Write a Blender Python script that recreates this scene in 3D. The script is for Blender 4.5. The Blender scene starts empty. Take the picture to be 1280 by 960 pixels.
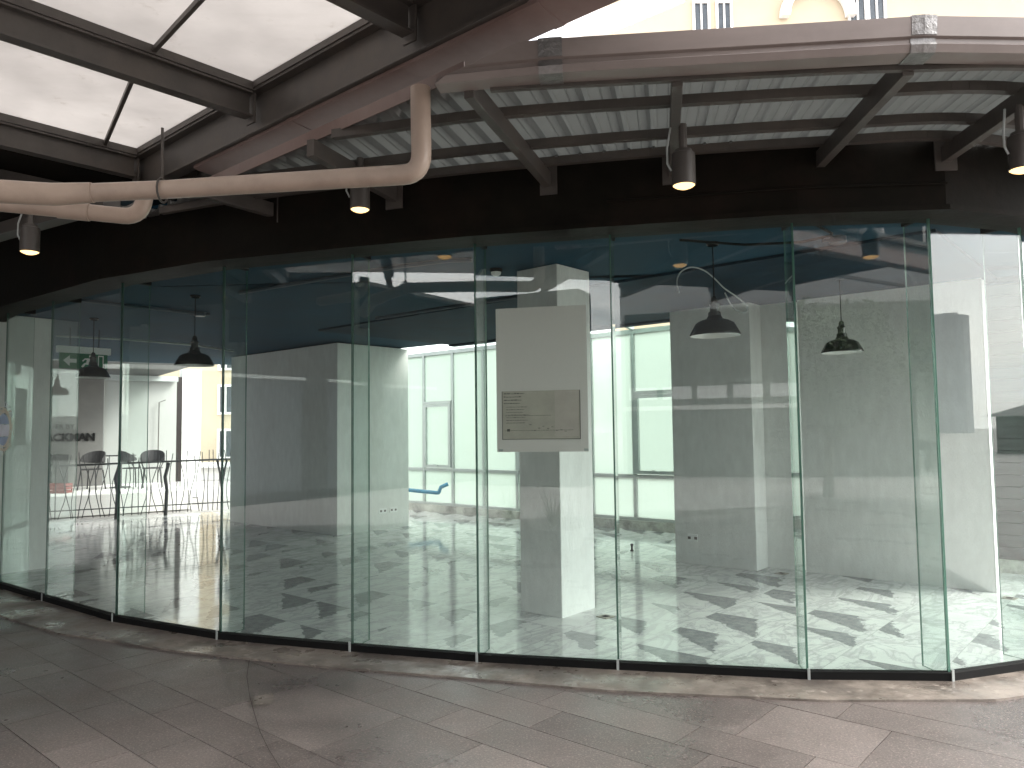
import bpy, math, random
from math import radians as R, sin, cos, pi, hypot, atan2
random.seed(7)
S = bpy.context.scene
COL = S.collection
# ------------------------------------------------------------------ camera model (also used to lay things out on real planes)
F = 960.0; EYE = 1.55; TH = R(3.5); RL = R(0.70)
fw = (0, cos(TH), sin(TH)); up0 = (0, -sin(TH), cos(TH))
UPV = (up0[0]*cos(RL)+sin(RL), up0[1]*cos(RL), up0[2]*cos(RL))
RTV = (cos(RL)-up0[0]*sin(RL), -up0[1]*sin(RL), -up0[2]*sin(RL))
def ray(px, py):
    a = (px-640)/F; b = (480-py)/F
    return tuple(fw[i]+RTV[i]*a+UPV[i]*b for i in range(3))
def atz(px, py, z=0.0):
    d = ray(px, py); t = (z-EYE)/d[2]; return (d[0]*t, d[1]*t, z)
def aty(px, py, y):
    d = ray(px, py); t = y/d[1]; return (d[0]*t, y, EYE+d[2]*t)
def onplane(px, py, p0, n):      # n = horizontal normal (x, y)
    d = ray(px, py); t = (p0[0]*n[0]+p0[1]*n[1])/(d[0]*n[0]+d[1]*n[1])
    return (d[0]*t, d[1]*t, EYE+d[2]*t)
A = R(41)
U = (-cos(A), sin(A)); V = (sin(A), cos(A))        # building grid
def uv(s, n, z=None):
    p = (U[0]*s+V[0]*n, U[1]*s+V[1]*n)
    return p if z is None else (p[0], p[1], z)

# ------------------------------------------------------------------ mesh builder
def sub(a, b): return tuple(a[i]-b[i] for i in range(3))
def add(a, b): return tuple(a[i]+b[i] for i in range(3))
def mul(a, k): return tuple(x*k for x in a)
def cross(a, b): return (a[1]*b[2]-a[2]*b[1], a[2]*b[0]-a[0]*b[2], a[0]*b[1]-a[1]*b[0])
def norm(a):
    l = math.sqrt(sum(x*x for x in a)) or 1.0; return tuple(x/l for x in a)
class MB:
    def __init__(s): s.v = []; s.f = []; s.m = []; s.shade = None
    def poly(s, pts, mi=0):
        k = len(s.v); s.v += [tuple(p) for p in pts]; s.f.append(tuple(range(k, k+len(pts)))); s.m.append(mi)
    def hexa(s, c, mi=(0,)*6):    # c: 4 bottom (ccw) + 4 top
        k = len(s.v); s.v += [tuple(p) for p in c]
        for q, fc in enumerate(((3,2,1,0),(4,5,6,7),(0,1,5,4),(1,2,6,5),(2,3,7,6),(3,0,4,7))):
            s.f.append(tuple(k+i for i in fc)); s.m.append(mi[q])
        return s
    def box(s, c, size, rz=0.0):
        x, y, z = size[0]/2, size[1]/2, size[2]/2; C, Sn = cos(rz), sin(rz)
        pts = []
        for zz in (-z, z):
            for (a, b) in ((-x,-y),(x,-y),(x,y),(-x,y)):
                pts.append((c[0]+a*C-b*Sn, c[1]+a*Sn+b*C, c[2]+zz))
        return s.hexa(pts)
    def bar(s, p, q, w, h, up=(0,0,1)):     # box from p to q, centred, w across, h along up
        d = norm(sub(q, p)); sd = norm(cross(d, up)); u = cross(sd, d)
        a, b = mul(sd, w/2), mul(u, h/2)
        def ring(c): return [sub(sub(c,a),b), add(sub(c,b),a), add(add(c,a),b), add(sub(c,a),b)]
        r0, r1 = ring(p), ring(q)
        k = len(s.v); s.v += r0+r1
        for fc in ((3,2,1,0),(4,5,6,7),(0,1,5,4),(1,2,6,5),(2,3,7,6),(3,0,4,7)):
            s.f.append(tuple(k+i for i in fc)); s.m.append(0)
        return s
    def wall(s, a, b, t, z0, z1):           # vertical slab from a to b (2d); thickness t to the left of a->b
        d = norm((b[0]-a[0], b[1]-a[1], 0)); n = (-d[1]*t, d[0]*t)
        pl = [a, b, (b[0]+n[0], b[1]+n[1]), (a[0]+n[0], a[1]+n[1])]
        if t < 0: pl = pl[::-1]
        return s.hexa([(p[0], p[1], z0) for p in pl]+[(p[0], p[1], z1) for p in pl])
    def tube(s, pts, r, seg=10, caps=True):
        n = len(pts); k = len(s.v); ref = (0,0,1)
        for i, p in enumerate(pts):
            a = pts[max(0,i-1)]; b = pts[min(n-1,i+1)]; d = norm(sub(b,a))
            if i == 0:
                ref = (0,0,1) if abs(d[2]) < .9 else (1,0,0)
            x = norm(cross(d, ref)); y = cross(x, d); ref = y
            rr = r[i] if isinstance(r, (list,tuple)) else r
            for j in range(seg):
                t = 2*pi*j/seg
                s.v.append(tuple(p[q]+rr*(cos(t)*x[q]+sin(t)*y[q]) for q in range(3)))
        for i in range(n-1):
            for j in range(seg):
                s.f.append((k+i*seg+j, k+(i+1)*seg+j, k+(i+1)*seg+(j+1)%seg, k+i*seg+(j+1)%seg)); s.m.append(0)
        if caps:
            s.f.append(tuple(k+j for j in range(seg))); s.m.append(0)
            s.f.append(tuple(k+(n-1)*seg+j for j in reversed(range(seg)))); s.m.append(0)
        return s
    def lathe(s, prof, c=(0,0,0), seg=28, cap0=False, cap1=False):
        k = len(s.v); n = len(prof)
        for (r, z) in prof:
            for j in range(seg):
                t = 2*pi*j/seg; s.v.append((c[0]+r*cos(t), c[1]+r*sin(t), c[2]+z))
        for i in range(n-1):
            for j in range(seg):
                s.f.append((k+i*seg+j, k+i*seg+(j+1)%seg, k+(i+1)*seg+(j+1)%seg, k+(i+1)*seg+j)); s.m.append(0)
        if cap0: s.f.append(tuple(k+j for j in reversed(range(seg)))); s.m.append(0)
        if cap1: s.f.append(tuple(k+(n-1)*seg+j for j in range(seg))); s.m.append(0)
        return s
    def prism(s, pl, z0, z1):
        k = len(s.v); n = len(pl)
        s.v += [(p[0],p[1],z0) for p in pl]+[(p[0],p[1],z1) for p in pl]
        s.f.append(tuple(k+i for i in reversed(range(n)))); s.m.append(0)
        s.f.append(tuple(k+n+i for i in range(n))); s.m.append(0)
        for i in range(n):
            j = (i+1)%n; s.f.append((k+i,k+j,k+n+j,k+n+i)); s.m.append(0)
        return s
    def extrude(s, ring0, ring1):           # closed section swept straight from ring0 to ring1
        k = len(s.v); n = len(ring0); s.v += list(ring0)+list(ring1)
        for i in range(n):
            j = (i+1)%n; s.f.append((k+i,k+j,k+n+j,k+n+i)); s.m.append(0)
        s.f.append(tuple(k+i for i in reversed(range(n)))); s.m.append(0)
        s.f.append(tuple(k+n+i for i in range(n))); s.m.append(0)
        return s
    def build(s, name, mats, parent=None, bevel=0, flat=False):
        off = ROOT.get(parent.name, (0,0,0)) if parent else (0,0,0)
        me = bpy.data.meshes.new(name)
        me.from_pydata([sub(p, off) for p in s.v], [], s.f)
        for m in (mats if isinstance(mats, (list,tuple)) else [mats]): me.materials.append(m)
        me.polygons.foreach_set('material_index', s.m)
        if s.shade:
            at = me.attributes.new('shade', 'FLOAT', 'FACE'); at.data.foreach_set('value', s.shade)
        me.update()
        if not flat:
            me.polygons.foreach_set('use_smooth', [True]*len(me.polygons))
            me.set_sharp_from_angle(angle=R(32))
        o = bpy.data.objects.new(name, me); COL.objects.link(o)
        if parent:
            o.parent = parent; ROOT[o.name] = off
        if bevel:
            b = o.modifiers.new('bevel', 'BEVEL'); b.width = bevel; b.segments = 2; b.limit_method = 'ANGLE'
        return o
ROOT = {}
def tag(o, label=None, cat=None, group=None, kind=None):
    if label: o['label'] = label
    if cat: o['category'] = cat
    if group: o['group'] = group
    if kind: o['kind'] = kind
    return o
def thing(name, loc, label, cat, group=None):
    o = bpy.data.objects.new(name, None); COL.objects.link(o); o.location = loc; o.empty_display_size = .2
    ROOT[o.name] = tuple(loc); return tag(o, label, cat, group)
def copy_tree(o, parent=None):
    c = o.copy(); COL.objects.link(c)
    if parent: c.parent = parent
    for ch in list(o.children): copy_tree(ch, c)
    return c
def text_mesh(name, body, size, p, xdir, mat, parent, depth=.006, align='LEFT', bold=0.0):
    cu = bpy.data.curves.new('letters', 'FONT'); cu.body = body; cu.size = size; cu.extrude = depth/2; cu.align_x = align; cu.offset = bold
    t = bpy.data.objects.new('letters', cu); COL.objects.link(t)
    dg = bpy.context.evaluated_depsgraph_get()
    me = bpy.data.meshes.new_from_object(t.evaluated_get(dg))
    bpy.data.objects.remove(t); bpy.data.curves.remove(cu)
    d = norm((xdir[0], xdir[1], 0)); off = ROOT.get(parent.name, (0,0,0)) if parent else (0,0,0)
    nrm = (d[1], -d[0], 0)
    for v in me.vertices:
        x, y, z = v.co
        v.co = (p[0]+d[0]*x+nrm[0]*z-off[0], p[1]+d[1]*x+nrm[1]*z-off[1], p[2]+y-off[2])
    me.materials.clear(); me.materials.append(mat)
    o = bpy.data.objects.new(name, me); COL.objects.link(o)
    if parent: o.parent = parent
    return o

# ------------------------------------------------------------------ materials
def newmat(name):
    m = bpy.data.materials.new(name); m.use_nodes = True; nt = m.node_tree; nt.nodes.clear()
    out = nt.nodes.new('ShaderNodeOutputMaterial'); return m, nt, out
def N(nt, t, **kw):
    n = nt.nodes.new(t)
    for k, v in kw.items():
        if k in n.inputs: n.inputs[k].default_value = v
        else: setattr(n, k, v)
    return n
def L(nt, a, b): nt.links.new(a, b)
def math_(nt, op, a, b=None, c=None):
    n = nt.nodes.new('ShaderNodeMath'); n.operation = op
    for i, x in enumerate((a, b, c)):
        if x is None: continue
        if isinstance(x, (int,float)): n.inputs[i].default_value = x
        else: L(nt, x, n.inputs[i])
    return n.outputs[0]
def mixc(nt, fac, a, b):
    n = nt.nodes.new('ShaderNodeMix'); n.data_type = 'RGBA'
    for i, x in ((0, fac), (6, a), (7, b)):
        if isinstance(x, (int,float)): n.inputs[i].default_value = x
        elif isinstance(x, tuple): n.inputs[i].default_value = (*x, 1) if len(x) == 3 else x
        else: L(nt, x, n.inputs[i])
    return n.outputs[2]
def ramp(nt, x, stops):
    n = nt.nodes.new('ShaderNodeValToRGB'); e = n.color_ramp.elements
    while len(e) < len(stops): e.new(0.5)
    for i, (p, c) in enumerate(stops):
        e[i].position = p; e[i].color = (c, c, c, 1) if isinstance(c, (int,float)) else (*c, 1)
    L(nt, x, n.inputs[0]); return n.outputs[0]
def noise(nt, co, scale, detail=4, rough=.55, dist=0):
    n = N(nt, 'ShaderNodeTexNoise', Scale=scale, Detail=detail, Roughness=rough, Distortion=dist)
    if co is not None: L(nt, co, n.inputs['Vector'])
    return n.outputs['Fac']
def stretch(nt, co, sc):
    m = N(nt, 'ShaderNodeMapping'); m.inputs['Scale'].default_value = sc; L(nt, co, m.inputs[0]); return m.outputs[0]
def surf(name, col, rough=.6, metal=0.0, var=.12, vscale=6.0, spec=.5, bump=0.0, bscale=40.0, streak=None, dirt=None, dirtscale=1.5, dirtamt=.5, rvar=.15, trans=None):
    m, nt, out = newmat(name)
    co = N(nt, 'ShaderNodeTexCoord').outputs['Object']
    b = N(nt, 'ShaderNodeBsdfPrincipled', Metallic=metal)
    b.inputs['Specular IOR Level'].default_value = spec
    nz = noise(nt, stretch(nt, co, streak) if streak else co, vscale, 6, .6)
    lo = tuple(max(0, c*(1-var)) for c in col); hi = tuple(min(1, c*(1+var)) for c in col)
    c = mixc(nt, ramp(nt, nz, [(.3, 0.0), (.7, 1.0)]), lo, hi)
    if dirt:
        dz = noise(nt, co, dirtscale, 8, .65)
        c = mixc(nt, math_(nt, 'MULTIPLY', ramp(nt, dz, [(.48, 0.0), (.7, 1.0)]), dirtamt), c, dirt)
    L(nt, c, b.inputs['Base Color'])
    rr = math_(nt, 'ADD', math_(nt, 'MULTIPLY', math_(nt, 'SUBTRACT', nz, .5), rvar), rough)
    L(nt, rr, b.inputs['Roughness'])
    if bump:
        bn = N(nt, 'ShaderNodeBump', Strength=bump, Distance=.01)
        L(nt, noise(nt, stretch(nt, co, streak) if streak else co, bscale, 5, .6), bn.inputs['Height']); L(nt, bn.outputs[0], b.inputs['Normal'])
    L(nt, b.outputs[0], out.inputs[0]); return m
def emit(name, col, st):
    m, nt, out = newmat(name); e = N(nt, 'ShaderNodeEmission', Color=(*col,1), Strength=st); L(nt, e.outputs[0], out.inputs[0]); return m
def glassmat(name, tint, dust=.02, r0=.042):
    m, nt, out = newmat(name)
    lw = N(nt, 'ShaderNodeLayerWeight', Blend=.5)
    f5 = math_(nt, 'POWER', lw.outputs['Facing'], 5.0)
    fac = math_(nt, 'ADD', math_(nt, 'MULTIPLY', f5, 1-r0), r0)
    tr = N(nt, 'ShaderNodeBsdfTransparent', Color=(*tint,1)); gl = N(nt, 'ShaderNodeBsdfGlossy', Color=(1,1,1,1), Roughness=0.0)
    mx = N(nt, 'ShaderNodeMixShader'); L(nt, fac, mx.inputs[0]); L(nt, tr.outputs[0], mx.inputs[1]); L(nt, gl.outputs[0], mx.inputs[2])
    co = N(nt, 'ShaderNodeTexCoord').outputs['Object']
    big = ramp(nt, noise(nt, co, 1.3, 5, .6), [(.35, .25), (.7, 1.0)])
    fine = ramp(nt, noise(nt, stretch(nt, co, (1, 1, .35)), 130, 3, .7), [(.46, .15), (.66, 1.0)])
    df = N(nt, 'ShaderNodeBsdfDiffuse', Color=(.62,.64,.62,1))
    mx2 = N(nt, 'ShaderNodeMixShader'); L(nt, math_(nt, 'MULTIPLY', math_(nt, 'MULTIPLY', big, fine), dust), mx2.inputs[0])
    L(nt, mx.outputs[0], mx2.inputs[1]); L(nt, df.outputs[0], mx2.inputs[2])
    L(nt, mx2.outputs[0], out.inputs[0]); return m
def frosted(name, col, tfrac=.85, rough=.4):       # translucent sheet lit from behind
    m, nt, out = newmat(name)
    co = N(nt, 'ShaderNodeTexCoord').outputs['Object']
    nz = ramp(nt, noise(nt, co, 1.1, 6, .6), [(.3, .9), (.7, 1.0)])
    c = mixc(nt, nz, tuple(x*.8 for x in col), col)
    t = N(nt, 'ShaderNodeBsdfTranslucent'); d = N(nt, 'ShaderNodeBsdfDiffuse'); L(nt, c, t.inputs[0]); L(nt, c, d.inputs[0])
    g = N(nt, 'ShaderNodeBsdfGlossy', Roughness=rough)
    m1 = N(nt, 'ShaderNodeMixShader', Fac=1-tfrac); L(nt, t.outputs[0], m1.inputs[1]); L(nt, d.outputs[0], m1.inputs[2])
    m2 = N(nt, 'ShaderNodeMixShader', Fac=.05); L(nt, m1.outputs[0], m2.inputs[1]); L(nt, g.outputs[0], m2.inputs[2])
    L(nt, m2.outputs[0], out.inputs[0]); return m

M = {}
M['pane'] = glassmat('front_glass', (.945,.982,.966), .024)
M['fin'] = glassmat('fin_glass', (.94,.977,.963), .010)
M['edge'] = None
m, nt, out = newmat('glass_edge')
g = N(nt, 'ShaderNodeBsdfPrincipled', Roughness=.15); g.inputs['Base Color'].default_value = (.045,.10,.082,1); g.inputs['Transmission Weight'].default_value = .35
tl = N(nt, 'ShaderNodeBsdfTranslucent', Color=(.12,.26,.20,1)); mx = N(nt, 'ShaderNodeMixShader', Fac=.4)
L(nt, g.outputs[0], mx.inputs[1]); L(nt, tl.outputs[0], mx.inputs[2]); L(nt, mx.outputs[0], out.inputs[0]); M['edge'] = m
M['plaster'] = surf('white_textured_plaster', (.70,.705,.69), .75, var=.06, vscale=14, bump=.55, bscale=55, streak=(1,1,.35), spec=.3, dirt=(.56,.56,.54), dirtscale=2.2, dirtamt=.3)
M['plaster_smooth'] = surf('smooth_white_plaster', (.74,.75,.76), .6, var=.03, vscale=3, bump=.06, bscale=60, spec=.3)
M['ceiling'] = surf('navy_ceiling_paint', (.012,.048,.078), .8, var=.15, vscale=1.6, bump=.05, bscale=12, spec=.12)
M['soffit'] = surf('darker_navy', (.010,.026,.042), .8, var=.3, vscale=3, spec=.12)
M['navy_trim'] = surf('navy_pipe_paint', (.02,.04,.06), .4)
M['steel'] = surf('dark_grey_steel_paint', (.078,.070,.063), .48, var=.2, vscale=5, bump=.12, bscale=30, dirt=(.10,.08,.065), dirtscale=2.5, dirtamt=.6)
M['fascia'] = surf('black_brown_fascia', (.009,.008,.006), .6, var=.3, vscale=4, bump=.2, bscale=18, dirt=(.020,.013,.010), dirtscale=2.2, dirtamt=.7, spec=.08)
M['red_gutter'] = surf('brown_red_gutter', (.20,.135,.12), .42, var=.12, vscale=3, dirt=(.30,.24,.22), dirtscale=1.8, dirtamt=.5)
M['gutter'] = surf('mauve_grey_gutter', (.235,.20,.186), .38, var=.08, vscale=4, streak=(.4,.4,3), dirt=(.16,.13,.12), dirtscale=3, dirtamt=.4)
M['tape'] = surf('silver_sealing_tape', (.23,.222,.218), .3, metal=.6, var=.2, vscale=18, bump=.6, bscale=35)
M['zinc'] = frosted('weathered_translucent_roof_sheet', (.25,.257,.25), .60, .3)
M['pvc'] = surf('beige_pvc', (.47,.372,.305), .35, var=.07, vscale=5, dirt=(.30,.23,.19), dirtscale=4, dirtamt=.45)
M['black'] = surf('black_channel', (.006,.006,.006), .75, var=.3, spec=.15)
M['black_enamel'] = surf('black_enamel', (.012,.014,.013), .25, var=.2)
M['white_enamel'] = surf('white_enamel', (.75,.76,.75), .35, var=.04)
M['lamp_body'] = surf('grey_lamp_housing', (.06,.053,.048), .45, var=.1)
M['lamp_on'] = emit('warm_lamp_lens', (1.0,.60,.24), .62)
M['frame'] = surf('grey_aluminium', (.40,.43,.42), .4, metal=.2, var=.06)
M['winpane'] = frosted('frosted_window_sheet', (.575,.64,.605), .86)
M['roofpane'] = frosted('frosted_roof_sheet', (.84,.95,.89), .8)
m, nt, out = newmat('weathered_shaded_skylight_sheet')
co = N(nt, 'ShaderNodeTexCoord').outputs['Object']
c = mixc(nt, ramp(nt, noise(nt, co, .9, 7, .62), [(.32, 0.0), (.66, 1.0)]), (.38,.365,.355), (.485,.468,.455))  # broad darker patches stand in for the adjacent building's shade; dirt follows
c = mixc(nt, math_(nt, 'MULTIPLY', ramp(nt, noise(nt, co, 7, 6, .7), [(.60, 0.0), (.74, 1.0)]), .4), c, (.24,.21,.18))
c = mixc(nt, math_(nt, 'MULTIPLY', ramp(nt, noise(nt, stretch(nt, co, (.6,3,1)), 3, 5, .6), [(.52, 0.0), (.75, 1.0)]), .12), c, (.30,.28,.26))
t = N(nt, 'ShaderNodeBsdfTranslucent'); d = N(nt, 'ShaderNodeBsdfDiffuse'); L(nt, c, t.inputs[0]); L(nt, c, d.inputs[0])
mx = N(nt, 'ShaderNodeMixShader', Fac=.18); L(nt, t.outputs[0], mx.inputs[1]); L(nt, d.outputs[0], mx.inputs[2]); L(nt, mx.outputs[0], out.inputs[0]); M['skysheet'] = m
m, nt, out = newmat('worn_kerb_cement')
co = N(nt, 'ShaderNodeTexCoord').outputs['Object']
c = mixc(nt, ramp(nt, noise(nt, co, 5, 8, .68), [(.34, 0.0), (.64, 1.0)]), (.125,.106,.09), (.27,.232,.20))
c = mixc(nt, math_(nt, 'MULTIPLY', ramp(nt, noise(nt, co, 1.5, 7, .65), [(.46, 0.0), (.62, 1.0)]), .8), c, (.075,.064,.056))
c = mixc(nt, math_(nt, 'MULTIPLY', ramp(nt, noise(nt, co, 38, 4, .7), [(.54, 0.0), (.70, 1.0)]), .5), c, (.06,.052,.046))
c = mixc(nt, math_(nt, 'MULTIPLY', ramp(nt, noise(nt, co, 11, 5, .6), [(.60, 0.0), (.68, 1.0)]), .6), c, (.36,.32,.28))
b = N(nt, 'ShaderNodeBsdfPrincipled'); L(nt, c, b.inputs['Base Color'])
L(nt, ramp(nt, noise(nt, co, 2.2, 6, .6), [(.4, .22), (.62, .62)]), b.inputs['Roughness'])
bn = N(nt, 'ShaderNodeBump', Strength=.3, Distance=.006); L(nt, noise(nt, co, 30, 5, .65), bn.inputs['Height']); L(nt, bn.outputs[0], b.inputs['Normal'])
L(nt, b.outputs[0], out.inputs[0]); M['kerb'] = m
M['grout'] = surf('dark_joint_sand', (.07,.06,.055), .9)
M['ground'] = surf('plaza_concrete', (.33,.31,.30), .8, var=.2, vscale=.6, bump=.1)
M['paper'] = None
m, nt, out = newmat('notice_paper'); d = N(nt, 'ShaderNodeBsdfDiffuse', Color=(.74,.71,.69,1)); t = N(nt, 'ShaderNodeBsdfTranslucent', Color=(.74,.70,.68,1))
tp = N(nt, 'ShaderNodeBsdfTransparent'); mx = N(nt, 'ShaderNodeMixShader', Fac=.3); mx2 = N(nt, 'ShaderNodeMixShader', Fac=.07)
L(nt, d.outputs[0], mx.inputs[1]); L(nt, t.outputs[0], mx.inputs[2]); L(nt, mx.outputs[0], mx2.inputs[1]); L(nt, tp.outputs[0], mx2.inputs[2]); L(nt, mx2.outputs[0], out.inputs[0]); M['paper'] = m
M['form'] = surf('yellowed_form', (.40,.372,.325), .7, var=.12, vscale=7)
M['form2'] = surf('pale_pink_form', (.44,.395,.36), .7, var=.08, vscale=7)
M['ink'] = surf('grey_ink', (.09,.085,.08), .8)
M['cream'] = surf('cream_render', (.46,.385,.28), .8, var=.06, vscale=.6)
M['white_render'] = surf('white_render', (.78,.76,.74), .75, var=.05, vscale=.7)
M['window_dark'] = surf('dark_window_glass', (.05,.06,.07), .08, var=.3)
M['green'] = surf('exit_green', (.006,.17,.075), .7, var=.05, spec=.2)
M['white'] = surf('plain_white', (.8,.8,.8), .5, var=.03)
M['blue_pipe'] = surf('blue_water_pipe', (.03,.22,.36), .35, var=.1)
M['dark_metal'] = surf('dark_rail_metal', (.035,.035,.037), .45)
M['partition'] = surf('grey_shopfront_panel', (.16,.155,.15), .55, var=.1)
M['rattan'] = surf('dark_rattan', (.05,.048,.05), .7, var=.3, vscale=60, bump=.4)
M['blind'] = surf('pale_roller_blind', (.36,.37,.355), .8, var=.05, vscale=2, streak=(1,1,.3))
M['cable_grey'] = surf('grey_white_cable', (.38,.40,.40), .5)
M['red'] = surf('dull_red', (.22,.045,.04), .6)
M['brown'] = surf('brown_post', (.04,.03,.027), .5)
M['shutter'] = surf('dark_cladding', (.060,.062,.062), .5, var=.25, vscale=3, streak=(.3,.3,5))
M['opp'] = surf('opposite_render', (.50,.50,.50), .8, var=.08, vscale=.3)
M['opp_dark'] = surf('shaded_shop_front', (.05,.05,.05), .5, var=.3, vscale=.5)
M['wing_dark'] = surf('added_wing_black', (.012,.012,.012), .8, var=.3, vscale=.5, spec=.08)  # near black so the added wing mirrors dark in the glass
M['tower'] = surf('tower_cladding', (.30,.31,.36), .5, var=.25, vscale=.15, streak=(1,1,.2))
M['roof_dark'] = surf('dark_roof', (.06,.058,.058), .6, var=.2)
M['leaf'] = surf('tree_leaf', (.055,.09,.035), .6, var=.45, vscale=1.5)
M['agave'] = surf('spiky_leaf', (.20,.22,.09), .5, var=.35, vscale=3)
M['bark'] = surf('bark', (.11,.09,.07), .9, var=.3, vscale=9, bump=.5)
M['decal_blue'] = surf('decal_blue', (.36,.46,.60), .5)
M['decal_cream'] = surf('decal_cream', (.72,.66,.52), .5)
M['decal_white'] = surf('decal_white', (.75,.78,.84), .5)
M['stone_curb'] = surf('mottled_stone', (.40,.40,.36), .3, var=.4, vscale=3, dirt=(.12,.12,.11), dirtscale=3.5, dirtamt=.9)
M['brass'] = surf('floor_box_metal', (.22,.19,.16), .4, metal=.4)
M['clear'] = glassmat('clear_window', (.93,.96,.95), .02)

# pavers: per-stone shade attribute + grain
m, nt, out = newmat('granite_pavers')
co = N(nt, 'ShaderNodeTexCoord').outputs['Object']
sh = N(nt, 'ShaderNodeAttribute', attribute_name='shade').outputs['Fac']
big = noise(nt, co, .85, 6, .62)
c = mixc(nt, sh, (.080,.069,.063), (.196,.169,.156))
c = mixc(nt, math_(nt, 'MULTIPLY', ramp(nt, big, [(.40, 1.0), (.57, 0.0)]), .68), c, (.055,.047,.045))
c = mixc(nt, math_(nt, 'MULTIPLY', ramp(nt, noise(nt, co, 4.5, 6, .65), [(.5, 0.0), (.72, 1.0)]), .35), c, (.19,.165,.155))
grain = noise(nt, co, 85, 3, .85)
c = mixc(nt, math_(nt, 'MULTIPLY', ramp(nt, grain, [(.54, 0.0), (.68, 1.0)]), .75), c, (.36,.28,.262))
c = mixc(nt, math_(nt, 'MULTIPLY', ramp(nt, grain, [(.30, 1.0), (.45, 0.0)]), .65), c, (.03,.032,.032))
b = N(nt, 'ShaderNodeBsdfPrincipled'); L(nt, c, b.inputs['Base Color'])
L(nt, math_(nt, 'ADD', math_(nt, 'MULTIPLY', ramp(nt, big, [(.36, 0.0), (.62, 1.0)]), .30), .22), b.inputs['Roughness'])
bn = N(nt, 'ShaderNodeBump', Strength=.35, Distance=.004); L(nt, noise(nt, co, 120, 3, .7), bn.inputs['Height']); L(nt, bn.outputs[0], b.inputs['Normal'])
L(nt, b.outputs[0], out.inputs[0]); M['pavers'] = m

# marble tiles
m, nt, out = newmat('polished_marble_tiles')
tc = N(nt, 'ShaderNodeTexCoord').outputs['Object']
mp = N(nt, 'ShaderNodeMapping'); mp.inputs['Rotation'].default_value = (0,0,-R(49)); L(nt, tc, mp.inputs[0])
co = mp.outputs[0]
sc = N(nt, 'ShaderNodeVectorMath', operation='SCALE'); sc.inputs['Scale'].default_value = 1/.60; L(nt, co, sc.inputs[0])
fl = N(nt, 'ShaderNodeVectorMath', operation='FLOOR'); L(nt, sc.outputs[0], fl.inputs[0])
fr = N(nt, 'ShaderNodeVectorMath', operation='FRACTION'); L(nt, sc.outputs[0], fr.inputs[0])
wn = N(nt, 'ShaderNodeTexWhiteNoise', noise_dimensions='2D'); L(nt, fl.outputs[0], wn.inputs['Vector'])
sp = N(nt, 'ShaderNodeSeparateXYZ'); L(nt, fr.outputs[0], sp.inputs[0]); fx, fy = sp.outputs[0], sp.outputs[1]
sepw = N(nt, 'ShaderNodeSeparateColor'); L(nt, wn.outputs['Color'], sepw.inputs[0]); w0, w1, w2 = sepw.outputs[0], sepw.outputs[1], sepw.outputs[2]
off = N(nt, 'ShaderNodeVectorMath', operation='SCALE'); off.inputs['Scale'].default_value = 37.0; L(nt, wn.outputs['Color'], off.inputs[0])
tco = N(nt, 'ShaderNodeVectorMath', operation='ADD'); L(nt, off.outputs[0], tco.inputs[0]); L(nt, fr.outputs[0], tco.inputs[1])
tv = tco.outputs[0]
n1 = noise(nt, tv, 1.5, 5, .55, .8)
v1 = math_(nt, 'ABSOLUTE', math_(nt, 'SUBTRACT', n1, .5))
n2 = noise(nt, stretch(nt, tv, (.7,1.9,1)), 1.0, 5, .58, 1.2)
# torn dark wedge running from one corner of the tile: its width grows along the tile, its edge is ragged
rag = math_(nt, 'MULTIPLY', math_(nt, 'SUBTRACT', noise(nt, tv, 4.0, 6, .7), .5), .55)
along = math_(nt, 'SUBTRACT', fx, math_(nt, 'MULTIPLY', w1, .5))
wdg = math_(nt, 'SUBTRACT', math_(nt, 'MULTIPLY', along, .62), math_(nt, 'ADD', math_(nt, 'ABSOLUTE', math_(nt, 'SUBTRACT', math_(nt, 'SUBTRACT', fx, fy), math_(nt, 'SUBTRACT', w2, .5))), rag))
wedge = math_(nt, 'MULTIPLY', ramp(nt, wdg, [(.05, 0.0), (.075, 1.0)]), math_(nt, 'GREATER_THAN', w0, .12))
vein = ramp(nt, v1, [(.0, 1.0), (.012, .6), (.028, 0.0)])
vein2 = ramp(nt, math_(nt, 'ABSOLUTE', math_(nt, 'SUBTRACT', n2, .5)), [(.0, 1.0), (.02, .8), (.045, 0.0)])
c = mixc(nt, ramp(nt, noise(nt, tv, 3, 4, .5), [(.3, 0.0), (.7, 1.0)]), (.55,.555,.545), (.64,.645,.635))
c = mixc(nt, math_(nt, 'MULTIPLY', vein, .5), c, (.32,.32,.325))
c = mixc(nt, math_(nt, 'MULTIPLY', vein2, .50), c, (.32,.32,.325))
dk = mixc(nt, ramp(nt, noise(nt, tv, 9, 6, .7), [(.35, 0.0), (.65, 1.0)]), (.12,.125,.135), (.25,.255,.265))
c = mixc(nt, math_(nt, 'MULTIPLY', wedge, .92), c, dk)
ex = math_(nt, 'MINIMUM', math_(nt, 'MINIMUM', fx, math_(nt, 'SUBTRACT', 1.0, fx)), math_(nt, 'MINIMUM', fy, math_(nt, 'SUBTRACT', 1.0, fy)))
c = mixc(nt, math_(nt, 'MULTIPLY', math_(nt, 'LESS_THAN', ex, .005), .5), c, (.30,.30,.29))
b = N(nt, 'ShaderNodeBsdfPrincipled', Roughness=.07); L(nt, c, b.inputs['Base Color'])
bn = N(nt, 'ShaderNodeBump', Strength=.035, Distance=.02); L(nt, noise(nt, tc, 5, 3, .5), bn.inputs['Height']); L(nt, bn.outputs[0], b.inputs['Normal'])
L(nt, b.outputs[0], out.inputs[0]); M['marble'] = m

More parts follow.
